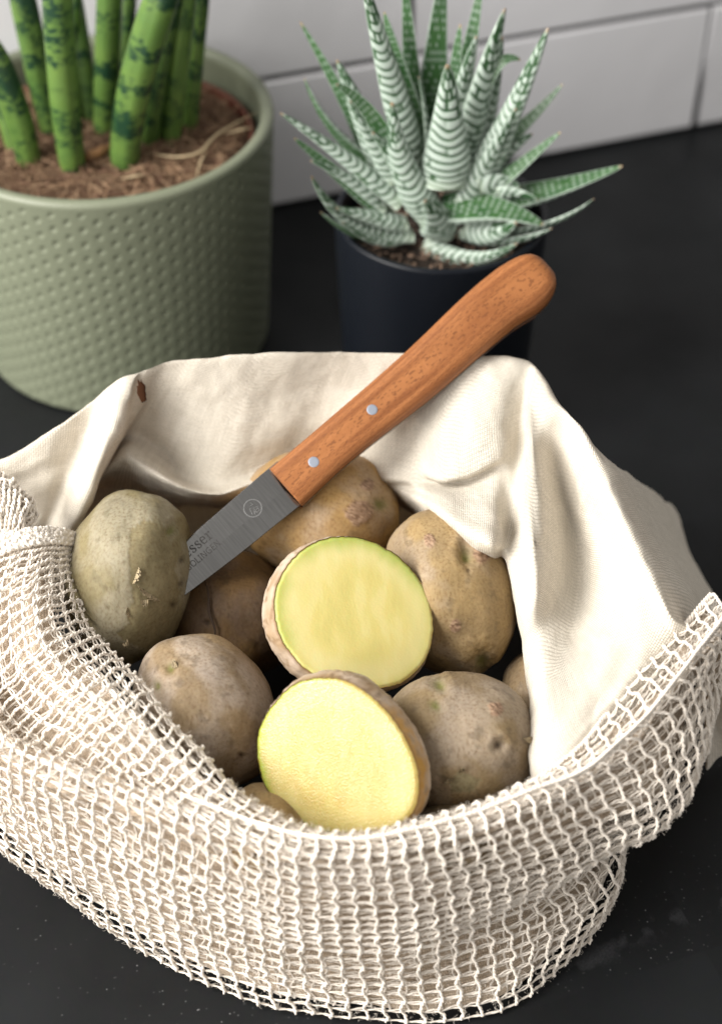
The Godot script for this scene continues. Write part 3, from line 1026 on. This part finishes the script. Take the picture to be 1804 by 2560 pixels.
# ---------------------------------------------------------------- the knife
func knife() -> void:
	var k: Array = [Vector3(0.75424,0.35331,-0.55344), Vector3(-0.65465,0.46952,-0.59244), Vector3(0.05054,0.80915,0.58543), Vector3(-0.02737,0.09300,0.05255)]
	var root := base("paring_knife", k[3], Basis(k[0], k[1], k[2]))
	tag(root, "short paring knife with a beech handle and two steel rivets, lying across the bag", "knife")
	var st: Array = HANDLE
	var n := st.size() / 3
	var grain := noise(81, 1.0, 3)
	# beech: fine dark flecks along the handle
	var img := Image.create(1024, 256, true, Image.FORMAT_RGB8)
	var g1 := noise(82, 0.02, 4)
	var g2 := noise(83, 0.11, 2)
	var g3 := noise(84, 0.012, 2)
	for y in 256:
		for x in 1024:
			var long := g1.get_noise_2d(x * 0.07, y * 2.6)
			var fleck := ss(0.2, 0.5, g2.get_noise_2d(x * 0.30, y * 3.4))
			var broad := g3.get_noise_2d(x * 0.2, y * 2.2)
			var c := Color(0.205, 0.070, 0.021).lerp(Color(0.33, 0.130, 0.044), clampf(0.5 + 0.7 * long + 0.5 * broad, 0, 1))
			c = c.lerp(Color(0.11, 0.036, 0.012), fleck * 0.65)
			img.set_pixel(x, y, c.linear_to_srgb())
	img.generate_mipmaps()
	var wood := StandardMaterial3D.new()
	wood.albedo_texture = ImageTexture.create_from_image(img)
	wood.roughness = 0.5
	wood.metallic_specular = 0.4
	var ih := Image.create(512, 128, true, Image.FORMAT_RGB8)
	for y in 128:
		for x in 512:
			var h := 0.6 + 0.4 * g1.get_noise_2d(x * 0.5, y * 4.8) - 0.4 * ss(0.22, 0.5, g2.get_noise_2d(x * 0.66, y * 5.2))
			ih.set_pixel(x, y, Color(h, h, h))
	wood.heightmap_enabled = true
	wood.heightmap_texture = ImageTexture.create_from_image(ih)
	wood.heightmap_scale = 0.012
	var tang_half := 0.0009
	var steps := 90
	var na := 28
	for side in [1.0, -1.0]:
		var p := PackedVector3Array()
		var tex := PackedVector2Array()
		for i in steps:
			var s := i / (steps - 1.0)
			var x := s * (n - 1)
			var j := mini(int(x), n - 2)
			var a := lerpf(st[j * 3], st[j * 3 + 3], x - j) * 0.0001
			var up := lerpf(st[j * 3 + 1], st[j * 3 + 4], x - j) * 0.0001
			var lo := lerpf(st[j * 3 + 2], st[j * 3 + 5], x - j) * 0.0001
			var frac: float = (a - st[0] * 0.0001) / 0.125
			var thick := 0.0062 + 0.0022 * ss(0.35, 0.85, frac)
			var endt := ss(1.0, 0.60, s)
			thick *= sqrt(maxf(0.02, 1.0 - pow(1.0 - endt, 2.0)))
			var mid := (up + lo) / 2
			var hw := (up - lo) / 2
			for q in na:
				var f := PI * q / (na - 1.0)
				var cx := signf(cos(f)) * pow(absf(cos(f)), 0.55)
				var sz := pow(sin(f), 0.62)
				var rough_end := 0.0
				if i == 0: rough_end = 0.0009 * grain.get_noise_2d(q * 0.8, side * 5.0) - 0.0004 * sz
				p.append(Vector3(a + rough_end, mid + hw * cx, side * (tang_half + 0.0001 + (thick - tang_half) * sz)))
				tex.append(Vector2(a / 0.125, (q / (na - 1.0)) * 0.92 + (0.0 if side > 0 else 0.37)))
		var b := Build.new()
		b.grid(p, na, steps, false, PackedColorArray(), tex, side > 0)
		# the sawn end of the scale next to the blade
		var o := b.v.size()
		var c := Vector3.ZERO
		for q in na: c += b.v[q] / na
		b.v.append(c + Vector3(-0.0004, 0, 0))
		b.uv.append(Vector2(0.01, 0.15))
		for q in na:
			b.v.append(b.v[q])
			b.uv.append(Vector2(b.v[q].z * 8.0, b.v[q].y * 14.0 + 0.4))
		for q in na - 1: b.idx.append_array(PackedInt32Array([o, o + 1 + q, o + 2 + q] if side > 0 else [o, o + 2 + q, o + 1 + q]))
		obj("handle_scale", b.done(), wood, root)
	# the tang between the scales
	var steel := mat(Color(0.50, 0.50, 0.50), 0.34)
	steel.metallic = 1.0
	var tp := PackedVector3Array()
	for z in [-tang_half, tang_half]:
		for dirn in 2:
			for i in n:
				var j := i if dirn == 0 else n - 1 - i
				tp.append(Vector3(st[j * 3] * 0.0001 + 0.0004, st[j * 3 + 1 + dirn] * 0.0001 + (0.00015 if dirn == 0 else -0.00015), z))
	var tb := Build.new()
	tb.grid(tp, n * 2, 2, true, PackedColorArray(), PackedVector2Array(), true)
	obj("tang", tb.done(), steel, root)
	# rivets
	for rv in [Vector2(0.0132,0.0001), Vector2(0.0423,0.0012)]:
		var p := PackedVector3Array()
		for q in [Vector2(0.0, -0.0001), Vector2(0.0013, -0.0001), Vector2(0.0019, -0.00012), Vector2(0.002, -0.00025), Vector2(0.002, -0.0160)]:
			for a in 28: p.append(Vector3(rv.x + cos(TAU * a / 28) * q.x, rv.y + sin(TAU * a / 28) * q.x, 0.00655 + q.y + 0.0012 * ss(0.035, 0.1, rv.x)))
		var b := Build.new()
		b.grid(p, 28, 5, true)
		var rm := mat(Color(0.30, 0.33, 0.39), 0.5)
		rm.metallic = 0.6
		obj("rivet", b.done(), rm, root)
	# the blade: flat sides with a ground edge
	var bl: Array = BLADE
	var bn := bl.size() / 3
	var bp := PackedVector3Array()
	var bt := PackedVector2Array()
	for i in bn:
		var up: float = bl[i * 3 + 1] * 0.0001
		var lo: float = bl[i * 3 + 2] * 0.0001
		for q in [[0.0, 0.0], [0.0, 0.3], [0.05, 0.8], [0.3, 0.79], [0.60, 0.76], [0.66, 0.72], [0.85, 0.33], [0.985, 0.05], [1.0, 0.0], [0.985, -0.05], [0.85, -0.33], [0.66, -0.72], [0.6, -0.76], [0.3, -0.79], [0.05, -0.8], [0.0, -0.3], [0.0, 0.0]]:
			bp.append(Vector3(bl[i * 3] * 0.0001, lerpf(up, lo, q[0]), q[1] * 0.001))
			bt.append(Vector2(bl[i * 3] * 0.0001, lerpf(up, lo, q[0])) * 11.0)
	var bb := Build.new()
	bb.grid(bp, 17, bn, true, PackedColorArray(), bt)
	var bm := mat(Color(0.33, 0.327, 0.32), 0.16)
	bm.metallic = 1.0
	var br := Image.create(256, 256, true, Image.FORMAT_RGB8)
	for y in 256:
		for x in 256:
			var h := 0.5 + 0.45 * g1.get_noise_2d(x * 34.0, y * 1.6)
			br.set_pixel(x, y, Color(h, h, h))
	var gl := Image.create(256, 256, true, Image.FORMAT_RGB8)
	for y in 256:
		for x in 256:
			var h := clampf(0.90 + 0.10 * g1.get_noise_2d(x * 30.0, y * 0.6) + 0.06 * g3.get_noise_2d(x * 0.4, y * 0.4), 0.6, 1.0)
			gl.set_pixel(x, y, Color(h, h, h))
	bm.albedo_texture = ImageTexture.create_from_image(gl)
	bm.heightmap_enabled = true
	bm.heightmap_texture = ImageTexture.create_from_image(br)
	bm.heightmap_scale = 0.003
	obj("blade", bb.done(), bm, root)
	# marks etched on the blade
	var ta: Array = [Vector2(-0.0489,0.0020), Vector2(-0.0329,0.0027), Vector2(-0.0463,-0.0014), Vector2(-0.0304,-0.0010), Vector2(-0.0140,0.0022), Vector2(-0.0112,-0.0003), Vector2(-0.0209,0.0026)]
	var ink := mat(Color(0.035, 0.032, 0.03), 0.6)
	var etch := mat(Color(0.20, 0.20, 0.20), 0.5)
	etch.metallic = 0.7
	lettering("messer", "Droid Serif", 0.0039, ta[0], 0.0, ink, root)
	lettering("SOLINGEN", "Droid Sans", 0.0019, ta[2], 0.0, ink, root)
	var ring := Build.new()
	var rp := PackedVector3Array()
	for q in [Vector2(0.0031, 0.0), Vector2(0.0031, 0.00006), Vector2(0.0034, 0.00006), Vector2(0.0034, 0.0)]:
		for a in 48: rp.append(Vector3(cos(TAU * a / 48) * q.x, sin(TAU * a / 48) * q.x, q.y))
	ring.grid(rp, 48, 4, true)
	var em := obj("emblem", ring.done(), etch, root)
	em.position = Vector3(ta[4].x, ta[4].y, 0.00079)
	var mark := Build.new()
	for l in [[-1.6, -1.8, -1.0, 0.6], [-1.0, 0.6, 0.2, -0.2], [0.2, -0.2, 0.1, -2.2], [0.1, -2.2, 1.5, -2.0], [1.5, -2.0, 1.5, -0.4], [1.5, -0.4, 0.3, -0.3], [-0.4, 1.2, 1.0, 1.0], [1.0, 1.0, 0.6, 2.3], [-0.9, -2.2, -0.2, -1.2], [0.5, -1.3, 1.4, -1.2]]:
		mark.tube(PackedVector3Array([Vector3(l[0], l[1], 0.02) * 0.001, Vector3(l[2], l[3], 0.02) * 0.001]), PackedVector3Array([Vector3(0, 0, 1)]), 0.00011, 4)
	obj("emblem_drawing", mark.done(), etch, em)

func lettering(text: String, font: String, size: float, at: Vector2, turn: float, m: Material, root: Node3D) -> void:
	var t := TextMesh.new()
	var f := SystemFont.new()
	f.font_names = PackedStringArray([font])
	t.font = f
	t.text = text
	t.font_size = 32
	t.pixel_size = size / 24.0
	t.depth = 0.00012
	t.horizontal_alignment = HORIZONTAL_ALIGNMENT_LEFT
	t.vertical_alignment = VERTICAL_ALIGNMENT_BOTTOM
	var o := obj("lettering", t, m, root)
	o.position = Vector3(at.x, at.y, 0.0008)
	o.rotation.z = turn


# ---------------------------------------------------------------- bits and pieces
func small_things() -> void:
	# dry roots lying on the coir
	var dry := mat(Color(0.42, 0.33, 0.20), 0.8)
	var which := ["long pale dry root arching over the coir to the pot rim", "short pale dry root at the foot of the leaning leaf", "pale dry root end poking out by the red nursery pot", "thin brown root standing up at the front of the coir"]
	for k in STRAND.size():
		var pts: Array = STRAND[k]
		var c := Curve3D.new()
		var m := pts.size() / 3
		for i in m:
			var a := Vector3(pts[i * 3], pts[i * 3 + 1], pts[i * 3 + 2]) * 0.0001
			var j := mini(i + 1, m - 1)
			var h := maxi(i - 1, 0)
			var d := (Vector3(pts[j * 3], pts[j * 3 + 1], pts[j * 3 + 2]) - Vector3(pts[h * 3], pts[h * 3 + 1], pts[h * 3 + 2])) * 0.0001 / 6.0
			c.add_point(a, -d, d)
		var path := PackedVector3Array()
		for i in 28: path.append(c.sample_baked(c.get_baked_length() * i / 27.0, true))
		var b := Build.new()
		b.tube(path, PackedVector3Array([Vector3(0.1, 1, 0.1)]), 0.0008 if k == 0 else 0.0006, 6, true)
		tag(obj("dry_root", b.done(), dry), which[k], "root")
	var at: Array = [Vector3(-0.1200,0.1115,-0.1531), Vector3(-0.0816,0.1135,0.0228)]
	var chip := obj("bark_chip", shard(0.0068, 0.0045, 0.0022, 5), mat(Color(0.36, 0.19, 0.085), 0.7))
	chip.transform = Transform3D(Basis.from_euler(Vector3(0.5, 0.6, 0.2)), at[0])
	tag(chip, "orange brown bark chip on the coir between the snake plant leaves", "bark chip")
	var chaff := obj("bark_flake", shard(0.0015, 0.0044, 0.0005, 9), mat(Color(0.034, 0.015, 0.008), 1.0))
	(chaff.material_override as StandardMaterial3D).metallic_specular = 0.08
	chaff.transform = Transform3D(Basis.from_euler(Vector3(-0.75, 0.1, 0.12)), at[1] + Vector3(0.001, 0.0025, 0.002))
	tag(chaff, "dark brown jagged bark flake stuck on the cotton fold", "bark flake")

func shard(w: float, h: float, d: float, seed_: int) -> ArrayMesh:
	var n := noise(seed_, 2.0, 3)
	var p := PackedVector3Array()
	for j in 9:
		for k in 24:
			var a := TAU * k / 24
			var th := PI * j / 8.0
			var q := Vector3(sin(th) * cos(a), sin(th) * sin(a), cos(th))
			var f := 1.0 + 0.55 * n.get_noise_2d(cos(a) * 1.6, sin(a) * 1.6) * sin(th) + 0.2 * n.get_noise_3dv(q * 2.0)
			p.append(Vector3(q.x * w * f, q.y * h * f, q.z * d))
	var b := Build.new()
	b.grid(p, 24, 9, true)
	return b.done()


# control points in tenths of a millimetre: columns of a sheet from its inner edge outwards
const CLOTH := [
	[-1524,450,411, -1487,600,476, -1478,680,493, -1472,750,501, -1466,800,489, -1473,840,455, -1501,850,377, -1611,620,331, -1574,40,346],
	[-1315,500,395, -1259,660,461, -1230,740,446, -1207,820,422, -1197,880,376, -1186,940,354, -1191,990,316, -1295,620,256, -1260,40,276],
	[-1239,500,384, -1185,660,445, -1142,750,417, -1103,830,366, -1067,900,308, -1038,980,263, -1007,1080,219, -1102,620,146, -1070,40,170],
	[-1160,550,457, -1095,760,566, -1041,870,532, -992,960,478, -950,1040,413, -921,1100,337, -911,1150,164, -999,620,82, -969,40,109],
	[-1101,550,457, -1059,720,524, -995,850,488, -954,930,428, -909,1000,367, -871,1070,328, -838,1170,151, -923,620,65, -894,40,94],
	[-1189,350,260, -1161,450,252, -1086,580,217, -1010,740,242, -937,860,227, -882,980,230, -801,1180,142, -883,620,54, -856,40,83],
	[-1088,400,-16, -968,780,268, -912,900,308, -894,870,161, -853,940,149, -804,1030,146, -706,1190,106, -781,620,12, -756,40,43],
	[-805,400,53, -794,720,289, -796,870,347, -782,800,169, -739,910,168, -686,1030,146, -572,1200,97, -636,620,-4, -614,40,29],
	[-713,400,53, -674,680,314, -674,820,395, -690,750,239, -632,870,203, -564,1030,146, -438,1200,80, -489,620,-29, -472,40,8],
	[-559,420,79, -533,690,334, -529,810,420, -544,750,299, -493,880,215, -428,1030,134, -303,1200,67, -340,620,-47, -328,40,-9],
	[-363,450,51, -369,680,256, -378,780,310, -383,760,222, -341,890,168, -285,1030,97, -168,1200,65, -190,620,-53, -182,40,-14],
	[-167,450,15, -187,600,109, -192,700,138, -188,770,134, -158,880,108, -118,1030,73, -26,1190,54, -29,620,-66, -28,40,-26],
	[46,450,39, 32,640,182, 23,760,283, 15,800,281, 25,890,191, 43,1040,110, 125,1180,41, 141,620,-78, 136,40,-38],
	[189,500,177, 164,760,378, 158,800,366, 150,860,386, 163,920,273, 179,1040,146, 277,1170,33, 310,620,-82, 299,40,-44],
	[305,600,420, 278,920,660, 276,940,586, 282,890,448, 276,960,478, 288,1060,242, 420,1170,40, 468,620,-69, 452,40,-33],
	[406,600,552, 377,950,816, 381,980,704, 392,920,477, 394,990,501, 403,1090,302, 533,1170,50, 592,620,-54, 572,40,-19],
	[492,600,588, 453,970,890, 475,990,745, 497,960,467, 506,1020,446, 507,1100,291, 600,1170,70, 665,620,-31, 643,40,3],
	[547,550,577, 503,900,825, 537,880,702, 561,950,565, 592,980,355, 600,1060,242, 645,1170,104, 715,620,7, 692,40,40],
	[589,500,676, 525,860,914, 575,1000,867, 594,1040,653, 607,1090,461, 618,1140,293, 678,1170,177, 754,620,84, 729,40,115],
	[611,480,861, 546,820,1078, 589,980,1080, 625,1010,858, 635,1060,622, 647,1110,428, 721,1170,307, 808,620,224, 779,40,251],
	[620,460,1039, 562,720,1182, 607,860,1171, 700,860,905, 721,900,639, 725,980,445, 791,1160,450, 889,620,381, 856,40,404],
	[630,440,1208, 564,700,1353, 614,840,1351, 744,820,1059, 791,840,784, 792,940,618, 857,1140,644, 1079,680,198, 1310,120,-270],
	[618,440,1352, 551,680,1474, 617,830,1479, 778,860,1226, 839,900,1002, 851,990,877, 909,1120,844, 1140,660,450, 1403,100,58],
	[618,440,1439, 543,680,1575, 623,820,1563, 794,890,1351, 883,940,1172, 910,1010,1053, 959,1080,993, 1190,640,645, 1452,100,427],
	[625,440,1515, 556,680,1648, 637,810,1628, 819,880,1428, 922,940,1281, 969,990,1183, 1005,1030,1129, 1238,620,881, 1301,40,1074],
	[638,440,1557, 572,680,1688, 661,800,1653, 841,870,1471, 958,920,1333, 1015,960,1263, 1050,980,1228, 1243,600,1048, 1364,40,1055],
	[669,400,1594, 627,620,1707, 718,730,1662, 902,790,1480, 1032,840,1351, 1103,880,1280, 1165,900,1208, 1322,600,1123, 1444,40,1035]]
const NET := [
	[-1048,600,497, -1036,840,677, -1111,940,748, -1209,980,806, -1353,960,806, -1546,700,705, -1626,500,676, -1738,240,557, -1792,20,420],
	[-1036,580,649, -1022,830,835, -1112,960,1003, -1270,920,1079, -1372,880,1153, -1518,620,1140, -1567,440,1135, -1626,200,1068, -1639,20,981],
	[-986,560,875, -964,820,1059, -1072,940,1245, -1245,790,1307, -1306,820,1420, -1390,600,1427, -1416,420,1423, -1459,200,1361, -1454,20,1281],
	[-848,560,1041, -833,820,1235, -946,910,1420, -1108,730,1464, -1149,790,1599, -1183,580,1629, -1191,400,1627, -1215,190,1593, -1207,20,1535],
	[-726,560,1190, -708,880,1423, -795,930,1579, -929,760,1588, -963,810,1716, -992,560,1742, -985,390,1764, -993,180,1749, -976,20,1717],
	[-615,550,1352, -584,847,1573, -647,884,1685, -745,769,1695, -772,807,1803, -800,546,1839, -795,380,1865, -795,180,1860, -786,20,1859],
	[-447,560,1568, -447,801,1712, -488,837,1781, -549,782,1802, -570,799,1888, -599,530,1927, -596,370,1954, -592,180,1955, -571,20,1974],
	[-302,558,1753, -304,746,1822, -326,799,1864, -356,795,1900, -371,784,1968, -394,514,1999, -390,361,2022, -385,180,2025, -360,20,2066],
	[-161,560,1907, -160,703,1885, -168,778,1916, -180,800,1964, -188,769,2025, -190,504,2045, -184,354,2067, -179,180,2070, -155,20,2116],
	[-19,560,1900, -8,685,1894, -8,772,1923, -9,801,1976, -9,762,2036, 14,501,2060, 23,349,2081, 31,180,2085, 48,20,2139],
	[151,560,1849, 156,687,1862, 161,775,1892, 170,805,1944, 181,765,2001, 223,501,2037, 236,343,2050, 248,181,2063, 268,20,2145],
	[323,570,1806, 328,707,1810, 337,790,1841, 354,817,1889, 374,775,1938, 443,507,1976, 443,332,1961, 472,188,1994, 487,20,2093],
	[500,584,1673, 501,744,1749, 512,814,1784, 534,836,1824, 562,792,1858, 670,520,1891, 641,320,1826, 699,200,1887, 662,20,1956],
	[676,580,1496, 671,800,1656, 675,850,1720, 691,860,1759, 726,800,1766, 849,550,1810, 780,340,1694, 864,220,1751, 814,20,1804],
	[776,580,1376, 772,830,1550, 784,880,1620, 806,900,1681, 871,830,1684, 972,570,1765, 853,360,1627, 901,240,1628, 903,20,1635],
	[868,600,1269, 860,860,1433, 883,910,1513, 914,940,1588, 996,860,1579, 1060,600,1684, 901,380,1546, 924,260,1529, 948,20,1475],
	[977,620,1159, 969,900,1316, 994,950,1398, 1021,970,1460, 1084,890,1463, 1112,640,1576, 935,420,1458, 954,280,1438, 982,20,1361],
	[1097,680,1044, 1071,940,1212, 1094,980,1291, 1114,990,1340, 1156,910,1333, 1155,680,1457, 999,460,1350, 996,300,1313, 1030,20,1217],
	[1191,780,983, 1181,980,1114, 1195,1000,1178, 1208,1000,1220, 1232,940,1218, 1244,720,1264, 1128,500,1194, 1075,320,1128, 1096,20,1039]]
const BUNCH := [
	[-1421,940,444, -1379,1000,620, -1364,980,724, -1374,900,743],
	[-1337,920,433, -1281,1020,631, -1272,1000,746, -1291,880,743],
	[-1274,900,477, -1210,1000,652, -1209,990,756, -1255,860,764],
	[-1230,850,521, -1174,920,650, -1185,920,744, -1239,800,744]]
# leaf: root, middle, tip, then half its width
const SNAKE := [
	[-1510,1045,-1535, -1527,1304,-1535, -1591,1629,-1535, 63,0,0],
	[-1598,1045,-1641, -1617,1198,-1691, -1676,1429,-1741, 41,0,0],
	[-1438,1045,-1797, -1470,1385,-1827, -1503,1806,-1857, 61,0,0],
	[-1299,1045,-1472, -1294,1454,-1472, -1255,2013,-1472, 67,0,0],
	[-1270,1045,-1909, -1292,1352,-1969, -1317,1729,-2029, 51,0,0],
	[-1202,1045,-1816, -1155,1371,-1816, -1084,1861,-1816, 59,0,0],
	[-1075,1045,-1510, -983,1473,-1490, -788,1980,-1470, 75,0,0],
	[-984,1045,-1698, -907,1432,-1698, -791,1878,-1698, 50,0,0],
	[-891,1045,-1735, -833,1393,-1735, -747,1861,-1735, 56,0,0],
	[-805,1045,-1834, -761,1368,-1859, -694,1794,-1884, 40,0,0],
	[-1128,1045,-1966, -1103,1323,-2026, -1052,1703,-2086, 43,0,0],
	[-937,1045,-1853, -892,1331,-1893, -798,1772,-1933, 51,0,0],
	[-1044,1045,-1797, -987,1345,-1827, -884,1806,-1857, 50,0,0],
	[-1420,1045,-1871, -1371,1271,-1931, -1274,1746,-1991, 42,0,0]]
const ZEBRA := [
	[58,1202,-1264, -55,1478,-1288, -251,1840,-1344, 43,7500,0],
	[108,1253,-1144, 5,1520,-1144, -98,1772,-1144, 60,0,0],
	[168,1169,-1024, -70,1377,-1048, -330,1600,-1024, 48,1000,0],
	[84,1202,-1264, -115,1391,-1240, -238,1630,-1264, 45,7000,0],
	[99,1149,-1024, -54,1301,-1000, -210,1425,-944, 43,2000,0],
	[222,1008,-1024, -37,1123,-940, -203,1414,-844, 49,3000,0],
	[235,1277,-1104, 119,1700,-1112, 5,2145,-1104, 69,0,0],
	[257,1280,-1264, 215,1608,-1288, 175,2054,-1344, 54,10000,0],
	[299,1319,-1264, 307,1638,-1300, 336,2078,-1364, 78,10000,0],
	[378,1280,-1264, 433,1626,-1288, 491,2037,-1344, 53,10000,0],
	[352,1257,-1024, 358,1499,-1048, 345,1816,-1024, 109,0,0],
	[438,1237,-1204, 482,1567,-1192, 578,1967,-1204, 92,3500,0],
	[463,1142,-1264, 533,1448,-1240, 580,1817,-1264, 61,2000,0],
	[487,1189,-1104, 620,1537,-1112, 745,1930,-1104, 63,0,0],
	[519,1241,-1264, 681,1403,-1252, 848,1592,-1284, 40,8000,0],
	[560,1189,-1024, 816,1226,-1060, 1099,1342,-1044, 69,8500,0],
	[499,1039,-1024, 764,1115,-952, 967,1298,-864, 47,4000,0],
	[339,1149,-1024, 554,1202,-940, 762,1181,-844, 93,8500,0],
	[276,967,-1024, 478,975,-904, 652,1129,-784, 47,1000,0],
	[315,1099,-1024, 181,1358,-1000, 125,1692,-944, 78,0,0],
	[334,1039,-1024, 320,1145,-952, 262,1288,-864, 90,0,0],
	[463,1069,-1024, 561,1083,-940, 649,1194,-844, 65,1000,0],
	[489,1248,-1024, 591,1262,-1048, 675,1248,-1024, 50,1000,0],
	[188,1206,-1224, 166,1466,-1208, 95,1784,-1224, 47,6000,0],
	[432,1241,-1264, 393,1541,-1240, 405,1869,-1264, 54,8000,0],
	[187,1069,-1024, 48,1138,-964, -104,1237,-884, 54,3000,0],
	[574,1228,-1024, 658,1236,-1012, 748,1226,-964, 50,3000,0],
	[141,1253,-1064, 55,1425,-1080, -44,1636,-1064, 46,1500,0],
	[391,1308,-1184, 413,1594,-1176, 467,1857,-1184, 53,1000,0],
	[273,1187,-1124, 265,1454,-1128, 234,1712,-1124, 53,6000,0],
	[171,988,-1024, 48,1059,-916, -78,1220,-804, 43,2500,0],
	[538,1253,-1144, 625,1360,-1144, 722,1436,-1144, 43,2000,0],
	[200,1248,-1024, 54,1548,-1060, -100,1718,-1044, 46,9000,0],
	[311,1202,-1264, 172,1651,-1240, 94,1921,-1264, 46,9000,0],
	[413,1217,-1204, 518,1658,-1192, 654,1741,-1204, 46,9000,0],
	[491,1189,-1024, 656,1323,-1060, 825,1501,-1044, 43,9000,0],
	[117,1109,-1024, -87,1313,-1012, -274,1519,-964, 39,8000,0],
	[170,1008,-1024, -3,1063,-940, -170,1243,-844, 44,7000,0],
	[430,1029,-1024, 614,1043,-940, 802,1165,-844, 44,3000,0],
	[236,1149,-1024, 165,1344,-1024, 46,1535,-984, 53,1000,0],
	[425,1149,-1024, 535,1361,-1060, 635,1611,-1044, 54,1000,0]]
const STRAND := [
	[-993,1105,-1566, -832,1130,-1481, -726,1135,-1515, -655,1140,-1666, -489,1150,-1851],
	[-1072,1100,-1340, -999,1115,-1342, -950,1105,-1369],
	[-631,1120,-1702, -556,1140,-1703, -499,1135,-1737],
	[-732,1100,-1326, -720,1130,-1419, -697,1110,-1593]]
const HANDLE := [2,92,-90, 97,92,-83, 193,93,-77, 289,95,-76, 385,97,-79, 480,99,-84, 576,102,-88, 672,105,-90, 768,111,-88, 863,119,-86, 959,126,-85, 1055,130,-86, 1151,128,-100, 1200,121,-98, 1223,116,-93, 1245,110,-86, 1264,101,-75, 1280,91,-63, 1293,77,-48, 1303,63,-32, 1309,50,-6, 1311,46,8]
const BLADE := [42,99,-80, -43,99,-80, -128,96,-78, -213,94,-77, -298,92,-75, -383,89,-71, -468,83,-67, -553,76,-62, -638,69,-58, -723,62,-54]
